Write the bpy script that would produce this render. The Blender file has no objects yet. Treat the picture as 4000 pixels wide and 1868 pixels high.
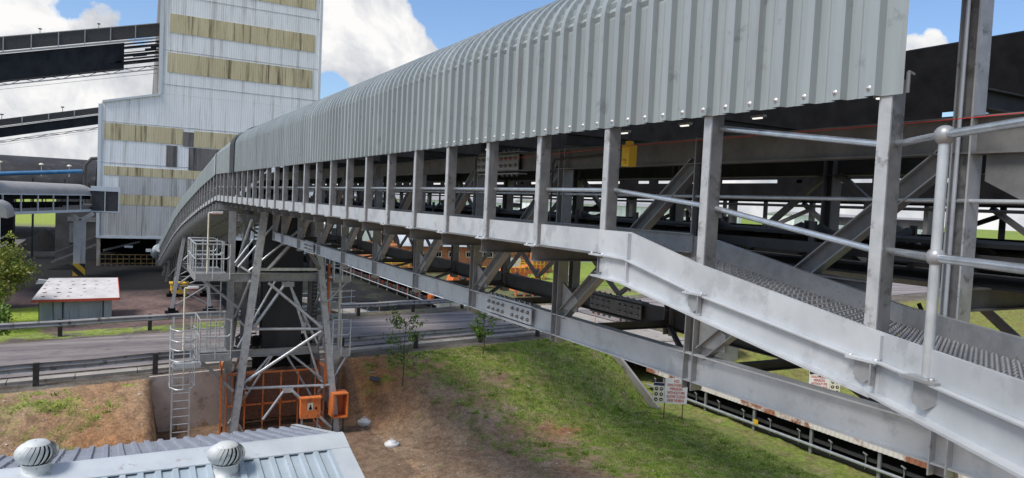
import bpy, math, random
from mathutils import Vector, Matrix, noise
random.seed(7)
C = bpy.context.scene.collection
EYE = 9.1                       # camera height above the lowest ground; coordinates below are (v, u, z) with z counted from eye level
UP = Vector((0, 0, 1))

# ------------------------------------------------------------------ materials
def mat(name):
    m = bpy.data.materials.new(name); m.use_nodes = True
    nt = m.node_tree; b = nt.nodes['Principled BSDF']
    return m, nt, b
def nd(nt, t, **k):
    n = nt.nodes.new(t)
    for a, v in k.items():
        if a in n.inputs.keys(): n.inputs[a].default_value = v
        else: setattr(n, a, v)
    return n
def ramp(nt, fac, stops, interp='LINEAR'):
    r = nt.nodes.new('ShaderNodeValToRGB'); r.color_ramp.interpolation = interp
    e = r.color_ramp.elements
    while len(e) < len(stops): e.new(0.5)
    for i, (p, c) in enumerate(stops):
        e[i].position = p; e[i].color = (*c, 1)
    nt.links.new(fac, r.inputs[0]); return r.outputs[0]
def coords(nt, scale=(1, 1, 1)):
    g = nt.nodes.new('ShaderNodeNewGeometry')
    mp = nt.nodes.new('ShaderNodeMapping'); mp.inputs['Scale'].default_value = scale
    nt.links.new(g.outputs['Position'], mp.inputs[0]); return mp.outputs[0]
def noi(nt, vec, scale, detail=4, rough=.6, dist=0):
    n = nt.nodes.new('ShaderNodeTexNoise'); n.inputs['Scale'].default_value = scale
    n.inputs['Detail'].default_value = detail; n.inputs['Roughness'].default_value = rough
    n.inputs['Distortion'].default_value = dist
    nt.links.new(vec, n.inputs['Vector']); return n.outputs['Fac']
def mixc(nt, fac, a, b, mode='MIX'):
    m = nt.nodes.new('ShaderNodeMix'); m.data_type = 'RGBA'; m.blend_type = mode
    for s, v in ((m.inputs[0], fac), (m.inputs[6], a), (m.inputs[7], b)):
        if hasattr(v, 'is_output'): nt.links.new(v, s)
        elif isinstance(v, (int, float)): s.default_value = v
        else: s.default_value = (*v, 1)
    return m.outputs[2]
def bump(nt, b, h, strength=.3, dist=.02):
    n = nt.nodes.new('ShaderNodeBump'); n.inputs['Strength'].default_value = strength
    n.inputs['Distance'].default_value = dist
    nt.links.new(h, n.inputs['Height']); nt.links.new(n.outputs[0], b.inputs['Normal'])
def surf(name, lo, hi, scale=3, rough=.55, metal=0., sv=(1, 1, 1), spots=None, bs=0., streak=None, detail=6):
    """two-tone noise surface; spots=(colour, amount, scale); streak=(colour, amount): vertical run marks"""
    m, nt, b = mat(name)
    v = coords(nt, sv)
    f = noi(nt, v, scale, detail, .65)
    col = ramp(nt, f, [(.3, lo), (.7, hi)])
    if spots:
        f2 = noi(nt, coords(nt), spots[2], 5, .7)
        fm = ramp(nt, f2, [(1 - spots[1] - .04, (0, 0, 0)), (1 - spots[1] + .05, (1, 1, 1))])
        col = mixc(nt, fm, col, spots[0])
    if streak:
        f3 = noi(nt, coords(nt, (1, 1, .07)), streak[2] if len(streak) > 2 else 5, 4, .6)
        fm = ramp(nt, f3, [(1 - streak[1] - .05, (0, 0, 0)), (1 - streak[1] + .08, (1, 1, 1))])
        col = mixc(nt, fm, col, streak[0])
    nt.links.new(col, b.inputs['Base Color'])
    b.inputs['Roughness'].default_value = rough; b.inputs['Metallic'].default_value = metal
    if bs: bump(nt, b, f, bs)
    return m
M = {}
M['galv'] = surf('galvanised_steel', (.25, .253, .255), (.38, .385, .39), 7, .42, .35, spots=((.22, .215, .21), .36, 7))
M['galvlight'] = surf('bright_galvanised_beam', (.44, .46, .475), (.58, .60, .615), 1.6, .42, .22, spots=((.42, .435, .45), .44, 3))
M['galvmid'] = surf('weathered_shaded_web', (.15, .148, .145), (.26, .255, .25), 6, .55, .2, spots=((.11, .105, .10), .40, 5), streak=((.30, .30, .30), .36, 7))  # darker copy of the post steel; the web's shade is in the colour
M['galvpost'] = surf('lit_post_flange', (.36, .37, .375), (.52, .53, .535), 6, .45, .25, spots=((.24, .235, .23), .40, 7))  # lighter copy for the flange that catches the sun
M['galvdark'] = surf('dark_galvanised_steel', (.11, .11, .11), (.20, .198, .195), 4, .6, .2)  # shade of webs and interior put into the colour; also plain dark parts
M['galvshade'] = surf('dark_steel', (.028, .028, .029), (.06, .06, .06), 4, .6, .1)  # recess and unlit interior shade as colour; also plain dark parts
M['pipe'] = surf('polished_handrail_tube', (.45, .48, .5), (.66, .70, .74), 8, .25, .8)
M['tube'] = surf('galvanised_tube', (.40, .42, .43), (.62, .65, .66), 6, .35, .45)
M['sheet'] = surf('ribbed_cladding_steel', (.25, .285, .29), (.35, .39, .39), 1.0, .45, .15, sv=(1, 1, .12), spots=((.22, .245, .25), .36, 5), streak=((.27, .29, .29), .42, 8))
M['seam'] = surf('seam_strip', (.02, .024, .026), (.04, .045, .05), 3, .7)
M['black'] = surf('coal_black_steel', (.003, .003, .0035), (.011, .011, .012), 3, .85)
M['rubber'] = surf('conveyor_rubber', (.014, .015, .016), (.032, .033, .035), 1.5, .65, sv=(1, 1, .4))
M['navy'] = surf('dusty_dark_cladding', (.008, .010, .014), (.022, .028, .036), 1.2, .7, sv=(1, 1, .6))
M['bolt'] = surf('bolt_steel', (.12, .12, .12), (.3, .3, .3), 20, .4, .6)
M['screwhead'] = surf('screw_washer', (.42, .40, .39), (.62, .61, .60), 20, .35, .3)
M['orange'] = surf('orange_paint', (.58, .14, .03), (.78, .22, .05), 2.5, .6, spots=((.26, .10, .05), .42, 5))
M['orangedull'] = surf('faded_orange_paint', (.55, .16, .05), (.75, .25, .09), 2, .6, spots=((.2, .1, .06), .4, 3))
M['yellow'] = surf('yellow_paint', (.70, .42, .02), (.85, .55, .04), 3, .5, spots=((.2, .14, .03), .35, 5))
M['red'] = surf('red_paint', (.45, .06, .03), (.6, .1, .05), 4, .5)
M['white'] = surf('white_paint', (.62, .62, .60), (.82, .82, .80), 3, .45, spots=((.4, .36, .3), .34, 6))
M['cream'] = surf('cream_paint', (.60, .55, .42), (.75, .70, .55), 3, .5)
M['rust'] = surf('rusty_roof_sheet', (.22, .075, .04), (.40, .18, .10), 3, .8, spots=((.70, .66, .60), .50, .7))
M['rustpost'] = surf('rusty_post', (.10, .045, .025), (.22, .1, .06), 9, .85)
M['brick'] = surf('orange_brick', (.42, .15, .06), (.62, .25, .11), 3, .85, spots=((.25, .12, .07), .42, 1.4))
M['concrete'] = surf('stained_concrete', (.26, .235, .205), (.40, .37, .33), .8, .9, spots=((.16, .14, .12), .38, 1.3), bs=.3)
M['paleconcrete'] = surf('pale_concrete', (.40, .39, .37), (.58, .57, .55), .9, .9, streak=((.25, .24, .22), .4, 2))
M['wallpale'] = surf('lightened_wall_concrete', (.42, .36, .31), (.60, .53, .47), 1.1, .95, spots=((.30, .25, .21), .42, 1.6), bs=.3)  # concrete lightened in colour to make up for its shaded face
M['concretedark'] = surf('dark_concrete', (.045, .043, .04), (.10, .095, .09), .8, .9)  # dark two-tone grey
for q in ('black', 'navy'): M[q].node_tree.nodes['Principled BSDF'].inputs['Specular IOR Level'].default_value = .12
M['asphalt'] = None
M['glass'] = surf('dusty_glass', (.03, .035, .04), (.06, .07, .08), 2, .15)
M['blue'] = surf('blue_pipe_paint', (.03, .13, .28), (.06, .22, .45), 2, .5)
M['glow'] = None
M['ropered'] = surf('red_pull_rope', (.5, .03, .03), (.65, .05, .05), 9, .5)
M['bark'] = surf('bark', (.07, .05, .035), (.14, .10, .07), 9, .9)
M['shedroof'] = surf('pale_rust_spotted_roof', (.50, .47, .46), (.68, .66, .64), 1.2, .7, spots=((.30, .20, .15), .34, 3.0))
M['shedwall'] = surf('grey_weathered_sheet', (.32, .37, .36), (.50, .54, .53), 2, .7, sv=(1, 1, .2), streak=((.10, .10, .10), .38, 4))
M['greenpaint'] = surf('green_paint', (.04, .22, .08), (.06, .32, .12), 3, .6)
M['palewall'] = surf('pale_blue_grey_cladding', (.50, .55, .58), (.64, .68, .70), .6, .6, sv=(1, 1, .1))

def ribbed(name, lo, hi, period, axis='X', streakc=(.12, .1, .08), amt=.36, metal=.0, rough=.55, depth=.04, spot=None, sscale=1.6):
    m, nt, b = mat(name)
    v = coords(nt)
    w = nt.nodes.new('ShaderNodeTexWave'); w.bands_direction = axis; w.wave_type = 'BANDS'
    w.inputs['Scale'].default_value = 1 / period * .31416 * 1.9; w.inputs['Distortion'].default_value = 0
    nt.links.new(v, w.inputs['Vector'])
    f = noi(nt, coords(nt, (1, 1, .25)), .6, 6, .65)
    col = ramp(nt, f, [(.3, lo), (.7, hi)])
    f3 = noi(nt, coords(nt, (1, 1, .05)), sscale, 6, .7)
    fm = ramp(nt, f3, [(1 - amt - .03, (0, 0, 0)), (1 - amt + .12, (1, 1, 1))])
    col = mixc(nt, fm, col, streakc)
    if spot:
        f4 = noi(nt, coords(nt), spot[2], 3, .6)
        fm = ramp(nt, f4, [(1 - spot[1] - .01, (0, 0, 0)), (1 - spot[1] + .02, (1, 1, 1))])
        col = mixc(nt, fm, col, spot[0])
    shade = ramp(nt, w.outputs[0], [(.0, (.88, .88, .88)), (.45, (1, 1, 1))])
    col = mixc(nt, 1.0, col, shade, 'MULTIPLY')
    nt.links.new(col, b.inputs['Base Color'])
    b.inputs['Roughness'].default_value = rough; b.inputs['Metallic'].default_value = metal
    bump(nt, b, w.outputs[0], .4, depth * .6)
    return m
M['bwhite'] = ribbed('weathered_white_cladding', (.78, .80, .80), (.90, .92, .92), .45, streakc=(.56, .56, .54), amt=.46, spot=((.14, .13, .12), .26, 2.0))
M['bband'] = ribbed('yellowed_translucent_sheeting', (.50, .43, .25), (.66, .58, .37), .45, streakc=(.15, .11, .05), amt=.46, sscale=2.2)
M['bgrey'] = ribbed('bare_grey_cladding', (.42, .42, .41), (.60, .60, .585), .45, streakc=(.22, .20, .18), amt=.46, sscale=1.8)
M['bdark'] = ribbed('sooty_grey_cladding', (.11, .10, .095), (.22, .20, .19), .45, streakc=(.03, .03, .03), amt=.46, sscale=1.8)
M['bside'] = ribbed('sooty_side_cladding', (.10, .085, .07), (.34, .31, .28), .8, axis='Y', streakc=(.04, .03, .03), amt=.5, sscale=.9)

# asphalt with long worn wheel tracks
def m_asphalt():
    m, nt, b = mat('worn_asphalt')
    g = nt.nodes.new('ShaderNodeNewGeometry')
    mp = nt.nodes.new('ShaderNodeMapping'); mp.inputs['Rotation'].default_value = (0, 0, -math.atan(.19))
    mp.inputs['Scale'].default_value = (.012, .55, 1)
    nt.links.new(g.outputs['Position'], mp.inputs[0])
    f = noi(nt, mp.outputs[0], 1.6, 4, .6)
    c1 = ramp(nt, f, [(.36, (.15, .13, .13)), (.46, (.23, .20, .195)), (.50, (.18, .16, .155)), (.57, (.33, .29, .275)), (.63, (.19, .165, .16))])
    f2 = noi(nt, coords(nt, (.6, 1, 1)), 1.6, 10, .78)
    c2 = ramp(nt, f2, [(.36, (.60, .60, .60)), (.46, (.95, .95, .95)), (.68, (1.2, 1.17, 1.15))])
    col = mixc(nt, 1, c1, c2, 'MULTIPLY')
    nt.links.new(col, b.inputs['Base Color']); b.inputs['Roughness'].default_value = .85
    bump(nt, b, noi(nt, coords(nt), 30, 3), .2, .01)
    return m
M['asphalt'] = m_asphalt()
def m_ground():
    m, nt, b = mat('soil_and_grass')
    a = nt.nodes.new('ShaderNodeVertexColor'); a.layer_name = 'zone'
    f = noi(nt, coords(nt), 3.2, 9, .75)
    c2 = ramp(nt, f, [(.32, (.58, .55, .52)), (.50, (1.1, 1.1, 1.1)), (.68, (1.6, 1.52, 1.4))])
    col = mixc(nt, 1, a.outputs[0], c2, 'MULTIPLY')
    f3 = noi(nt, coords(nt), 14, 4, .7)
    c3 = ramp(nt, f3, [(.35, (.7, .7, .7)), (.62, (1.12, 1.1, 1.06)), (.74, (1.7, 1.6, 1.5))])
    col = mixc(nt, 1, col, c3, 'MULTIPLY')
    nt.links.new(col, b.inputs['Base Color']); b.inputs['Roughness'].default_value = .95
    b.inputs['Specular IOR Level'].default_value = .15
    bump(nt, b, f, .8, .12)
    return m
M['ground'] = m_ground()
def m_leaf(name, lo, hi, tr=.25):
    m, nt, b = mat(name)
    oi = nt.nodes.new('ShaderNodeNewGeometry')
    col = ramp(nt, oi.outputs['Random Per Island'], [(0, lo), (1, hi)])
    f = noi(nt, coords(nt), 1.3, 3)
    c2 = ramp(nt, f, [(.35, (.6, .6, .6)), (.65, (1.25, 1.25, 1.1))])
    col = mixc(nt, 1, col, c2, 'MULTIPLY')
    nt.links.new(col, b.inputs['Base Color']); b.inputs['Roughness'].default_value = .6
    t = nt.nodes.new('ShaderNodeBsdfTranslucent'); nt.links.new(col, t.inputs[0])
    mx = nt.nodes.new('ShaderNodeMixShader'); mx.inputs[0].default_value = tr
    nt.links.new(b.outputs[0], mx.inputs[1]); nt.links.new(t.outputs[0], mx.inputs[2])
    nt.links.new(mx.outputs[0], nt.nodes['Material Output'].inputs[0])
    return m
M['leaf'] = m_leaf('tree_leaves', (.07, .14, .02), (.22, .34, .06))
M['leafred'] = m_leaf('reddish_tree_leaves', (.10, .18, .025), (.36, .34, .07))
M['grass'] = m_leaf('grass_blades', (.14, .22, .03), (.36, .50, .08), .3)
M['pebble'] = surf('stones', (.30, .25, .20), (.62, .56, .48), 7, .9)
def m_lamp():
    m, nt, b = mat('lit_lamp'); b.inputs['Emission Color'].default_value = (1, .97, .9, 1)
    f = noi(nt, coords(nt), 5); nt.links.new(ramp(nt, f, [(0, (.9, .9, .85)), (1, (1, 1, .95))]), b.inputs['Base Color'])
    b.inputs['Emission Strength'].default_value = 1.0; return m
M['glow'] = m_lamp()

# ------------------------------------------------------------------ mesh builder
class MB:
    def __init__(s): s.v = []; s.f = []; s.mi = []; s.m = 0; s.sm = []
    def add(s, vs, fs, smooth=False):
        o = len(s.v); s.v += [Vector(p) for p in vs]
        for f in fs: s.f.append([i + o for i in f]); s.mi.append(s.m); s.sm.append(smooth)
        return s
    def box(s, a, b):
        x0, x1 = sorted((a[0], b[0])); y0, y1 = sorted((a[1], b[1])); z0, z1 = sorted((a[2], b[2]))
        return s.add([(x0, y0, z0), (x1, y0, z0), (x1, y1, z0), (x0, y1, z0), (x0, y0, z1), (x1, y0, z1), (x1, y1, z1), (x0, y1, z1)],
              [(0, 3, 2, 1), (4, 5, 6, 7), (0, 1, 5, 4), (1, 2, 6, 5), (2, 3, 7, 6), (3, 0, 4, 7)])
    def bar(s, p0, p1, w, h, up=UP, off=(0, 0)):
        """rectangular bar from p0 to p1; h measured along up, w across; off shifts (across, along up)"""
        p0 = Vector(p0); p1 = Vector(p1); d = (p1 - p0).normalized(); up = Vector(up)
        if abs(d.dot(up)) > .99: up = Vector((0, 1, 0))
        a = d.cross(up).normalized(); c = a.cross(d).normalized()
        o = a * off[0] + c * off[1]; vs = []
        for p in (p0 + o, p1 + o):
            for i, j in ((-1, -1), (1, -1), (1, 1), (-1, 1)): vs.append(p + a * i * w / 2 + c * j * h / 2)
        return s.add(vs, [(0, 1, 2, 3), (7, 6, 5, 4), (0, 4, 5, 1), (1, 5, 6, 2), (2, 6, 7, 3), (3, 7, 4, 0)])
    def ibeam(s, p0, p1, w, h, t=.014, up=UP, wm=0):
        s.bar(p0, p1, w, t, up, (0, h / 2 - t / 2)); s.bar(p0, p1, w, t, up, (0, -h / 2 + t / 2)); s.m = wm
        s.bar(p0, p1, t, h - 2 * t, up); s.m = 0; return s
    def chan(s, p0, p1, w, h, t=.012, up=UP, side=1, wm=0):
        s.bar(p0, p1, w, t, up, (0, h / 2 - t / 2)); s.bar(p0, p1, w, t, up, (0, -h / 2 + t / 2)); s.m = wm
        s.bar(p0, p1, t, h - 2 * t, up, (side * (w / 2 - t / 2), 0)); s.m = 0; return s
    def tube(s, pts, r, n=8, caps=True):
        pts = [Vector(p) for p in pts]; rs = r if isinstance(r, (list, tuple)) else [r] * len(pts)
        vs = []; fs = []; prev = None
        for i, p in enumerate(pts):
            d = (pts[min(i + 1, len(pts) - 1)] - pts[max(i - 1, 0)]).normalized()
            ref = UP if abs(d.z) < .95 else Vector((1, 0, 0))
            a = d.cross(ref).normalized() if prev is None else (prev - d * prev.dot(d)).normalized()
            prev = a; c = d.cross(a)
            for k in range(n):
                t = 2 * math.pi * k / n; vs.append(p + (a * math.cos(t) + c * math.sin(t)) * rs[i])
        for i in range(len(pts) - 1):
            for k in range(n):
                fs.append((i * n + k, i * n + (k + 1) % n, (i + 1) * n + (k + 1) % n, (i + 1) * n + k))
        s.add(vs, fs, True)
        if caps: s.add(vs[:n], [list(range(n))[::-1]]); s.add(vs[-n:], [list(range(n))])
        return s
    def lathe(s, c, prof, n=20, axis=UP):
        c = Vector(c); vs = []; fs = []
        q = Vector((0, 0, 1)).rotation_difference(Vector(axis))
        for r, z in prof:
            for k in range(n):
                t = 2 * math.pi * k / n; vs.append(c + q @ Vector((r * math.cos(t), r * math.sin(t), z)))
        for i in range(len(prof) - 1):
            for k in range(n):
                fs.append((i * n + k, i * n + (k + 1) % n, (i + 1) * n + (k + 1) % n, (i + 1) * n + k))
        return s.add(vs, fs, True)
    def ball(s, c, r, n=14):
        return s.lathe(c, [(max(r * math.sin(math.pi * i / 8), 1e-4), -r * math.cos(math.pi * i / 8)) for i in range(9)], n)
    def prism(s, poly, ext):
        """polygon extruded by vector ext"""
        n = len(poly); e = Vector(ext); vs = [Vector(p) for p in poly] + [Vector(p) + e for p in poly]
        return s.add(vs, [list(range(n))[::-1], list(range(n, 2 * n))] + [(i, (i + 1) % n, n + (i + 1) % n, n + i) for i in range(n)])
    def quad(s, a, b, c, d): return s.add([a, b, c, d], [(0, 1, 2, 3)])
    def build(s, name, mats, parent=None, recalc=True):
        me = bpy.data.meshes.new(name)
        if parent is not None:
            o0 = parent; off = Vector((0, 0, 0))
            while o0 is not None: off += o0.location; o0 = o0.parent
            base = off
        else:
            zs = min(v.z for v in s.v); n = len(s.v)
            base = Vector((sum(v.x for v in s.v) / n, sum(v.y for v in s.v) / n, zs + EYE))
        me.from_pydata([(v.x - base.x, v.y - base.y, v.z + EYE - base.z) for v in s.v], [], s.f)
        if not isinstance(mats, (list, tuple)): mats = [mats]
        for m in mats: me.materials.append(M[m])
        me.polygons.foreach_set('material_index', s.mi)
        me.polygons.foreach_set('use_smooth', s.sm)
        if recalc:
            import bmesh
            bm = bmesh.new(); bm.from_mesh(me); bmesh.ops.recalc_face_normals(bm, faces=bm.faces); bm.to_mesh(me); bm.free()
        me.update()
        o = bpy.data.objects.new(name, me); C.objects.link(o)
        if parent is None: o.location = base
        else: o.parent = parent
        return o
def tag(o, label=None, cat=None, group=None, kind=None):
    if label: o['label'] = label
    if cat: o['category'] = cat
    if group: o['group'] = group
    if kind: o['kind'] = kind
    return o
def thing(name, p, label, cat, group=None):
    o = bpy.data.objects.new(name, None); o.empty_display_size = .3
    C.objects.link(o); o.location = (p[0], p[1], p[2] + EYE)
    return tag(o, label, cat, group)
def copytree(o, parent=None, loc=None):
    c = o.copy(); C.objects.link(c)
    if parent is not None: c.parent = parent
    if loc is not None: c.location = loc
    for ch in list(o.children): copytree(ch, c)
    return c

# ------------------------------------------------------------------ camera
F_PX, W_PX = 1830., 2576.
pitch, roll = math.radians(2.7047), math.radians(2.6909)
D = (-0.48064802, 0.87691361)           # conveyor direction in the camera's level frame
r0 = Vector((D[1], D[0], 0)); f0 = Vector((-D[0], D[1], 0))
upc = f0 * math.sin(pitch) + UP * math.cos(pitch); fw = f0 * math.cos(pitch) - UP * math.sin(pitch)
cr = r0 * math.cos(roll) + upc * math.sin(roll); cu = -r0 * math.sin(roll) + upc * math.cos(roll)
cam_d = bpy.data.cameras.new('camera'); cam = bpy.data.objects.new('camera', cam_d); C.objects.link(cam)
cam_d.sensor_width = 36; cam_d.lens = 36 * F_PX / W_PX; cam_d.clip_start = .05; cam_d.clip_end = 5000
mw = Matrix((cr, cu, -fw)).transposed().to_4x4(); mw.translation = Vector((0, 0, EYE)); cam.matrix_world = mw
bpy.context.scene.camera = cam

# ------------------------------------------------------------------ light and sky
SUN_DIR = Vector((-.58, -.12, .80)).normalized()   # towards the sun
sl = bpy.data.lights.new('sun', 'SUN'); sl.energy = 3.5; sl.angle = math.radians(20); sl.color = (1, .95, .88)
so = bpy.data.objects.new('sun', sl); C.objects.link(so); so.rotation_euler = SUN_DIR.to_track_quat('Z', 'Y').to_euler(); so.location = (0, 0, 60)
w = bpy.data.worlds.new('World'); bpy.context.scene.world = w; w.use_nodes = True
nt = w.node_tree; bg = nt.nodes['Background']
sky = nt.nodes.new('ShaderNodeTexSky'); sky.sky_type = 'NISHITA'; sky.sun_disc = False
sky.sun_elevation = math.asin(SUN_DIR.z); sky.sun_rotation = math.atan2(SUN_DIR.x, SUN_DIR.y)
sky.air_density = 1.0; sky.dust_density = 1.2; sky.ozone_density = 1.5
tc = nt.nodes.new('ShaderNodeTexCoord'); gen = tc.outputs['Generated']
def ray(x, y):
    a = (x - 1288) / F_PX; b = -(y - 601.5) / F_PX
    return (cr * a + cu * b + fw).normalized()
def clouds():
    EXTRA = ((1288, 60000, 75, -.5),)      # added cloud thinning out of view, meant to dim camera-facing sides
    mp = nt.nodes.new('ShaderNodeMapping'); mp.inputs['Scale'].default_value = (1, 1, 1.5); nt.links.new(gen, mp.inputs[0])
    acc = noi(nt, mp.outputs[0], 7.0, 10, .62, .15)
    n2 = noi(nt, gen, 34, 6, .65, .2); m2 = nt.nodes.new('ShaderNodeMath'); m2.operation = 'MULTIPLY_ADD'; m2.inputs[1].default_value = .34; m2.inputs[2].default_value = -.17
    nt.links.new(n2, m2.inputs[0]); a2 = nt.nodes.new('ShaderNodeMath'); a2.operation = 'ADD'; nt.links.new(acc, a2.inputs[0]); nt.links.new(m2.outputs[0], a2.inputs[1]); acc = a2.outputs[0]
    # cloud banks and clear patches as soft caps around sky directions: (pixel x, y, radius deg, weight)
    for x, y, r, wt in ((960, 110, 6.0, .34), (880, 60, 4.5, .2), (1010, 170, 3.5, .2), (1000, -90, 8, -.1), (1210, 10, 4.8, -.34), (1330, -60, 8, -.3), (835, 225, 1.5, -.5), (1200, 85, 2.0, .22),
                        (60, 350, 10, .28), (330, 400, 8, .22), (80, 130, 5, .22), (330, 105, 2.6, .20), (290, 30, 3.0, -.05), (250, 60, 2.6, -.28), (60, 35, 2.6, -.22), (380, 90, 1.8, -.2),
                        (2350, 30, 4.0, -.42), (2385, 112, 1.5, .36), (2320, 118, 1.5, .36), (2440, 112, 1.3, .30), (2280, 125, 1.0, .3), (2540, 60, 3.4, -.5), (2500, 270, 2.0, -.4), (2380, 280, 1.8, -.4)) + EXTRA:
        d = nt.nodes.new('ShaderNodeVectorMath'); d.operation = 'DOT_PRODUCT'
        nt.links.new(gen, d.inputs[0]); d.inputs[1].default_value = ray(x, y)
        mr = nt.nodes.new('ShaderNodeMapRange'); mr.interpolation_type = 'SMOOTHSTEP'
        mr.inputs[1].default_value = math.cos(math.radians(r * 1.35)); mr.inputs[2].default_value = math.cos(math.radians(r * .55))
        mr.inputs[4].default_value = wt; nt.links.new(d.outputs['Value'], mr.inputs[0])
        ad = nt.nodes.new('ShaderNodeMath'); ad.operation = 'ADD'
        nt.links.new(acc, ad.inputs[0]); nt.links.new(mr.outputs[0], ad.inputs[1]); acc = ad.outputs[0]
    return acc
dens = clouds()
sx = nt.nodes.new('ShaderNodeSeparateXYZ'); nt.links.new(gen, sx.inputs[0])
hz = nt.nodes.new('ShaderNodeMapRange'); hz.inputs[1].default_value = .0; hz.inputs[2].default_value = .10; hz.inputs[3].default_value = .45; hz.inputs[4].default_value = 0
nt.links.new(sx.outputs[2], hz.inputs[0])
ad = nt.nodes.new('ShaderNodeMath'); ad.operation = 'ADD'; nt.links.new(dens, ad.inputs[0]); nt.links.new(hz.outputs[0], ad.inputs[1])
mask = ramp(nt, ad.outputs[0], [(.49, (0, 0, 0)), (.54, (.6, .6, .6)), (.62, (1, 1, 1))])
mp2 = nt.nodes.new('ShaderNodeMapping'); mp2.inputs['Location'].default_value = (.02, .01, -.035); nt.links.new(gen, mp2.inputs[0])
shade = noi(nt, mp2.outputs[0], 11, 8, .6, .3)
ccol = ramp(nt, shade, [(.34, (5.2, 5.5, 6.0)), (.47, (7.4, 7.5, 7.8)), (.60, (9.9, 9.8, 9.7))])
skc = mixc(nt, 1.0, sky.outputs[0], (1.35, 1.52, 1.75), 'MULTIPLY')
fin = mixc(nt, mask, skc, ccol)
nt.links.new(fin, bg.inputs[0]); bg.inputs[1].default_value = .1
sc = bpy.context.scene
sc.view_settings.view_transform = 'Standard'; sc.view_settings.look = 'None'; sc.view_settings.exposure = 0
sc.cycles.max_bounces = 6

# ------------------------------------------------------------------ ground
def sst(a, b, x):
    t = max(0, min(1, (x - a) / (b - a))); return t * t * (3 - 2 * t)
def near_rail(v): return 30.2 + .17 * v
def far_rail(v): return 39.5 + .2 * v
YARD = -8.4
def ground_h(v, u):
    nr = near_rail(v) - .7; fr = far_rail(v) + 1.2
    cut = sst(22.5, 22.9, v) * (1 - sst(27.3, 27.7, v))
    if u > nr and u < fr:
        h = -7.06
        h = h * (1 - cut) + -9.4 * cut
        return h
    if u <= nr:
        d = nr - u
        if v < 1.3: h = -7.06 - 1.9 * sst(0, 4.2, d) - .25 * sst(4, 12, d)
        elif v < 8.6: h = -7.06 - 2.04 * sst(0, .05, d)
        else:
            q_ = sst(17, 22, v); wdt = 3.0 + 6.5 * sst(8.6, 13, v) - 2.8 * q_
            h = -7.06 - (1 - q_) * 2.0 * sst(0, wdt, d) - q_ * 2.2 * max(0, min(1, (d - 2.6) / 4.0))
        if v >= 22.8: h = -9.35
        if v > 27.3: h = -9.35 + 2.2 * sst(27.3, 33, v) * (1 - sst(2, 9, d))
        n = noise.noise(Vector((v * .5, u * .5, 0))) * .16 + noise.noise(Vector((v * 1.7, u * 1.7, 3))) * .07 + noise.noise(Vector((v * 5, u * 5, 7))) * .03
        k = sst(0, 1.2, d)
        if 1.2 < v < 8.7: k *= .3
        return h + n * k
    d = u - fr
    low = YARD if v < 6 else YARD - .6 * sst(6, 11, v)
    h = -7.06 + (low + 7.06) * sst(0, 3.5 if v < 6 else 2.2, d)
    cut2 = sst(22.0, 23.2, v) * (1 - sst(26.5, 28, v))
    h = min(h, h * (1 - cut2) + -9.4 * cut2) if u < 100 else h
    h += (noise.noise(Vector((v * .3, u * .3, 0))) * .12) * sst(0, 3, d)
    return h
BROWN = (.27, .175, .11); RED = (.38, .18, .075); PALE = (.38, .28, .19); GRN = (.25, .34, .055); DGR = (.20, .21, .07); YARDC = (.22, .155, .145); COAL = (.018, .018, .019); LAWN = (.27, .34, .07); GREY = (.17, .155, .14)
def lerp3(a, b, t): return tuple(a[i] * (1 - t) + b[i] * t for i in range(3))
def fb(v, u, s, o=0): 
    return noise.fractal(Vector((v * s, u * s, o)), 1.0, 2.0, 4) 
def blob(v, u, cv, cu, rv, ru): 
    d = ((v - cv) / rv) ** 2 + ((u - cu) / ru) ** 2
    return math.exp(-d)
def grass_amt(v, u):
    nr = near_rail(v) - .7
    if u > nr + .2: return 0
    n = fb(v, u, .55, 5) * .75 + fb(v, u, 1.9, 9) * .9 + fb(v, u, 5.5, 19) * .7
    if v < 1.2:
        g = -.08 + .55 * blob(v, u, -3.0, 24.0, 1.6, 2.0) + .25 * blob(v, u, -1.5, 28, 1.5, 1.2) - .3 * blob(v, u, 1, 26, 1.2, 5)
    elif v < 9: g = -.7
    else:
        g = .52 * sst(9.8, 13, v) - .12
        g += .32 * blob(v, u, 18, 31, 6, 2.6) + .42 * sst(13.5, 22, v + (28 - u) * .22)
        g -= .55 * blob(v, u, 10.3, 25.0, 2.6, 2.6) + .50 * blob(v, u, 12.3, 21.0, 2.6, 2.0) + .45 * blob(v, u, 16, 24.2, 1.3, .6) + .4 * blob(v, u, 14.5, 19.5, 1.2, .8)
    return g + n * .55
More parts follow.
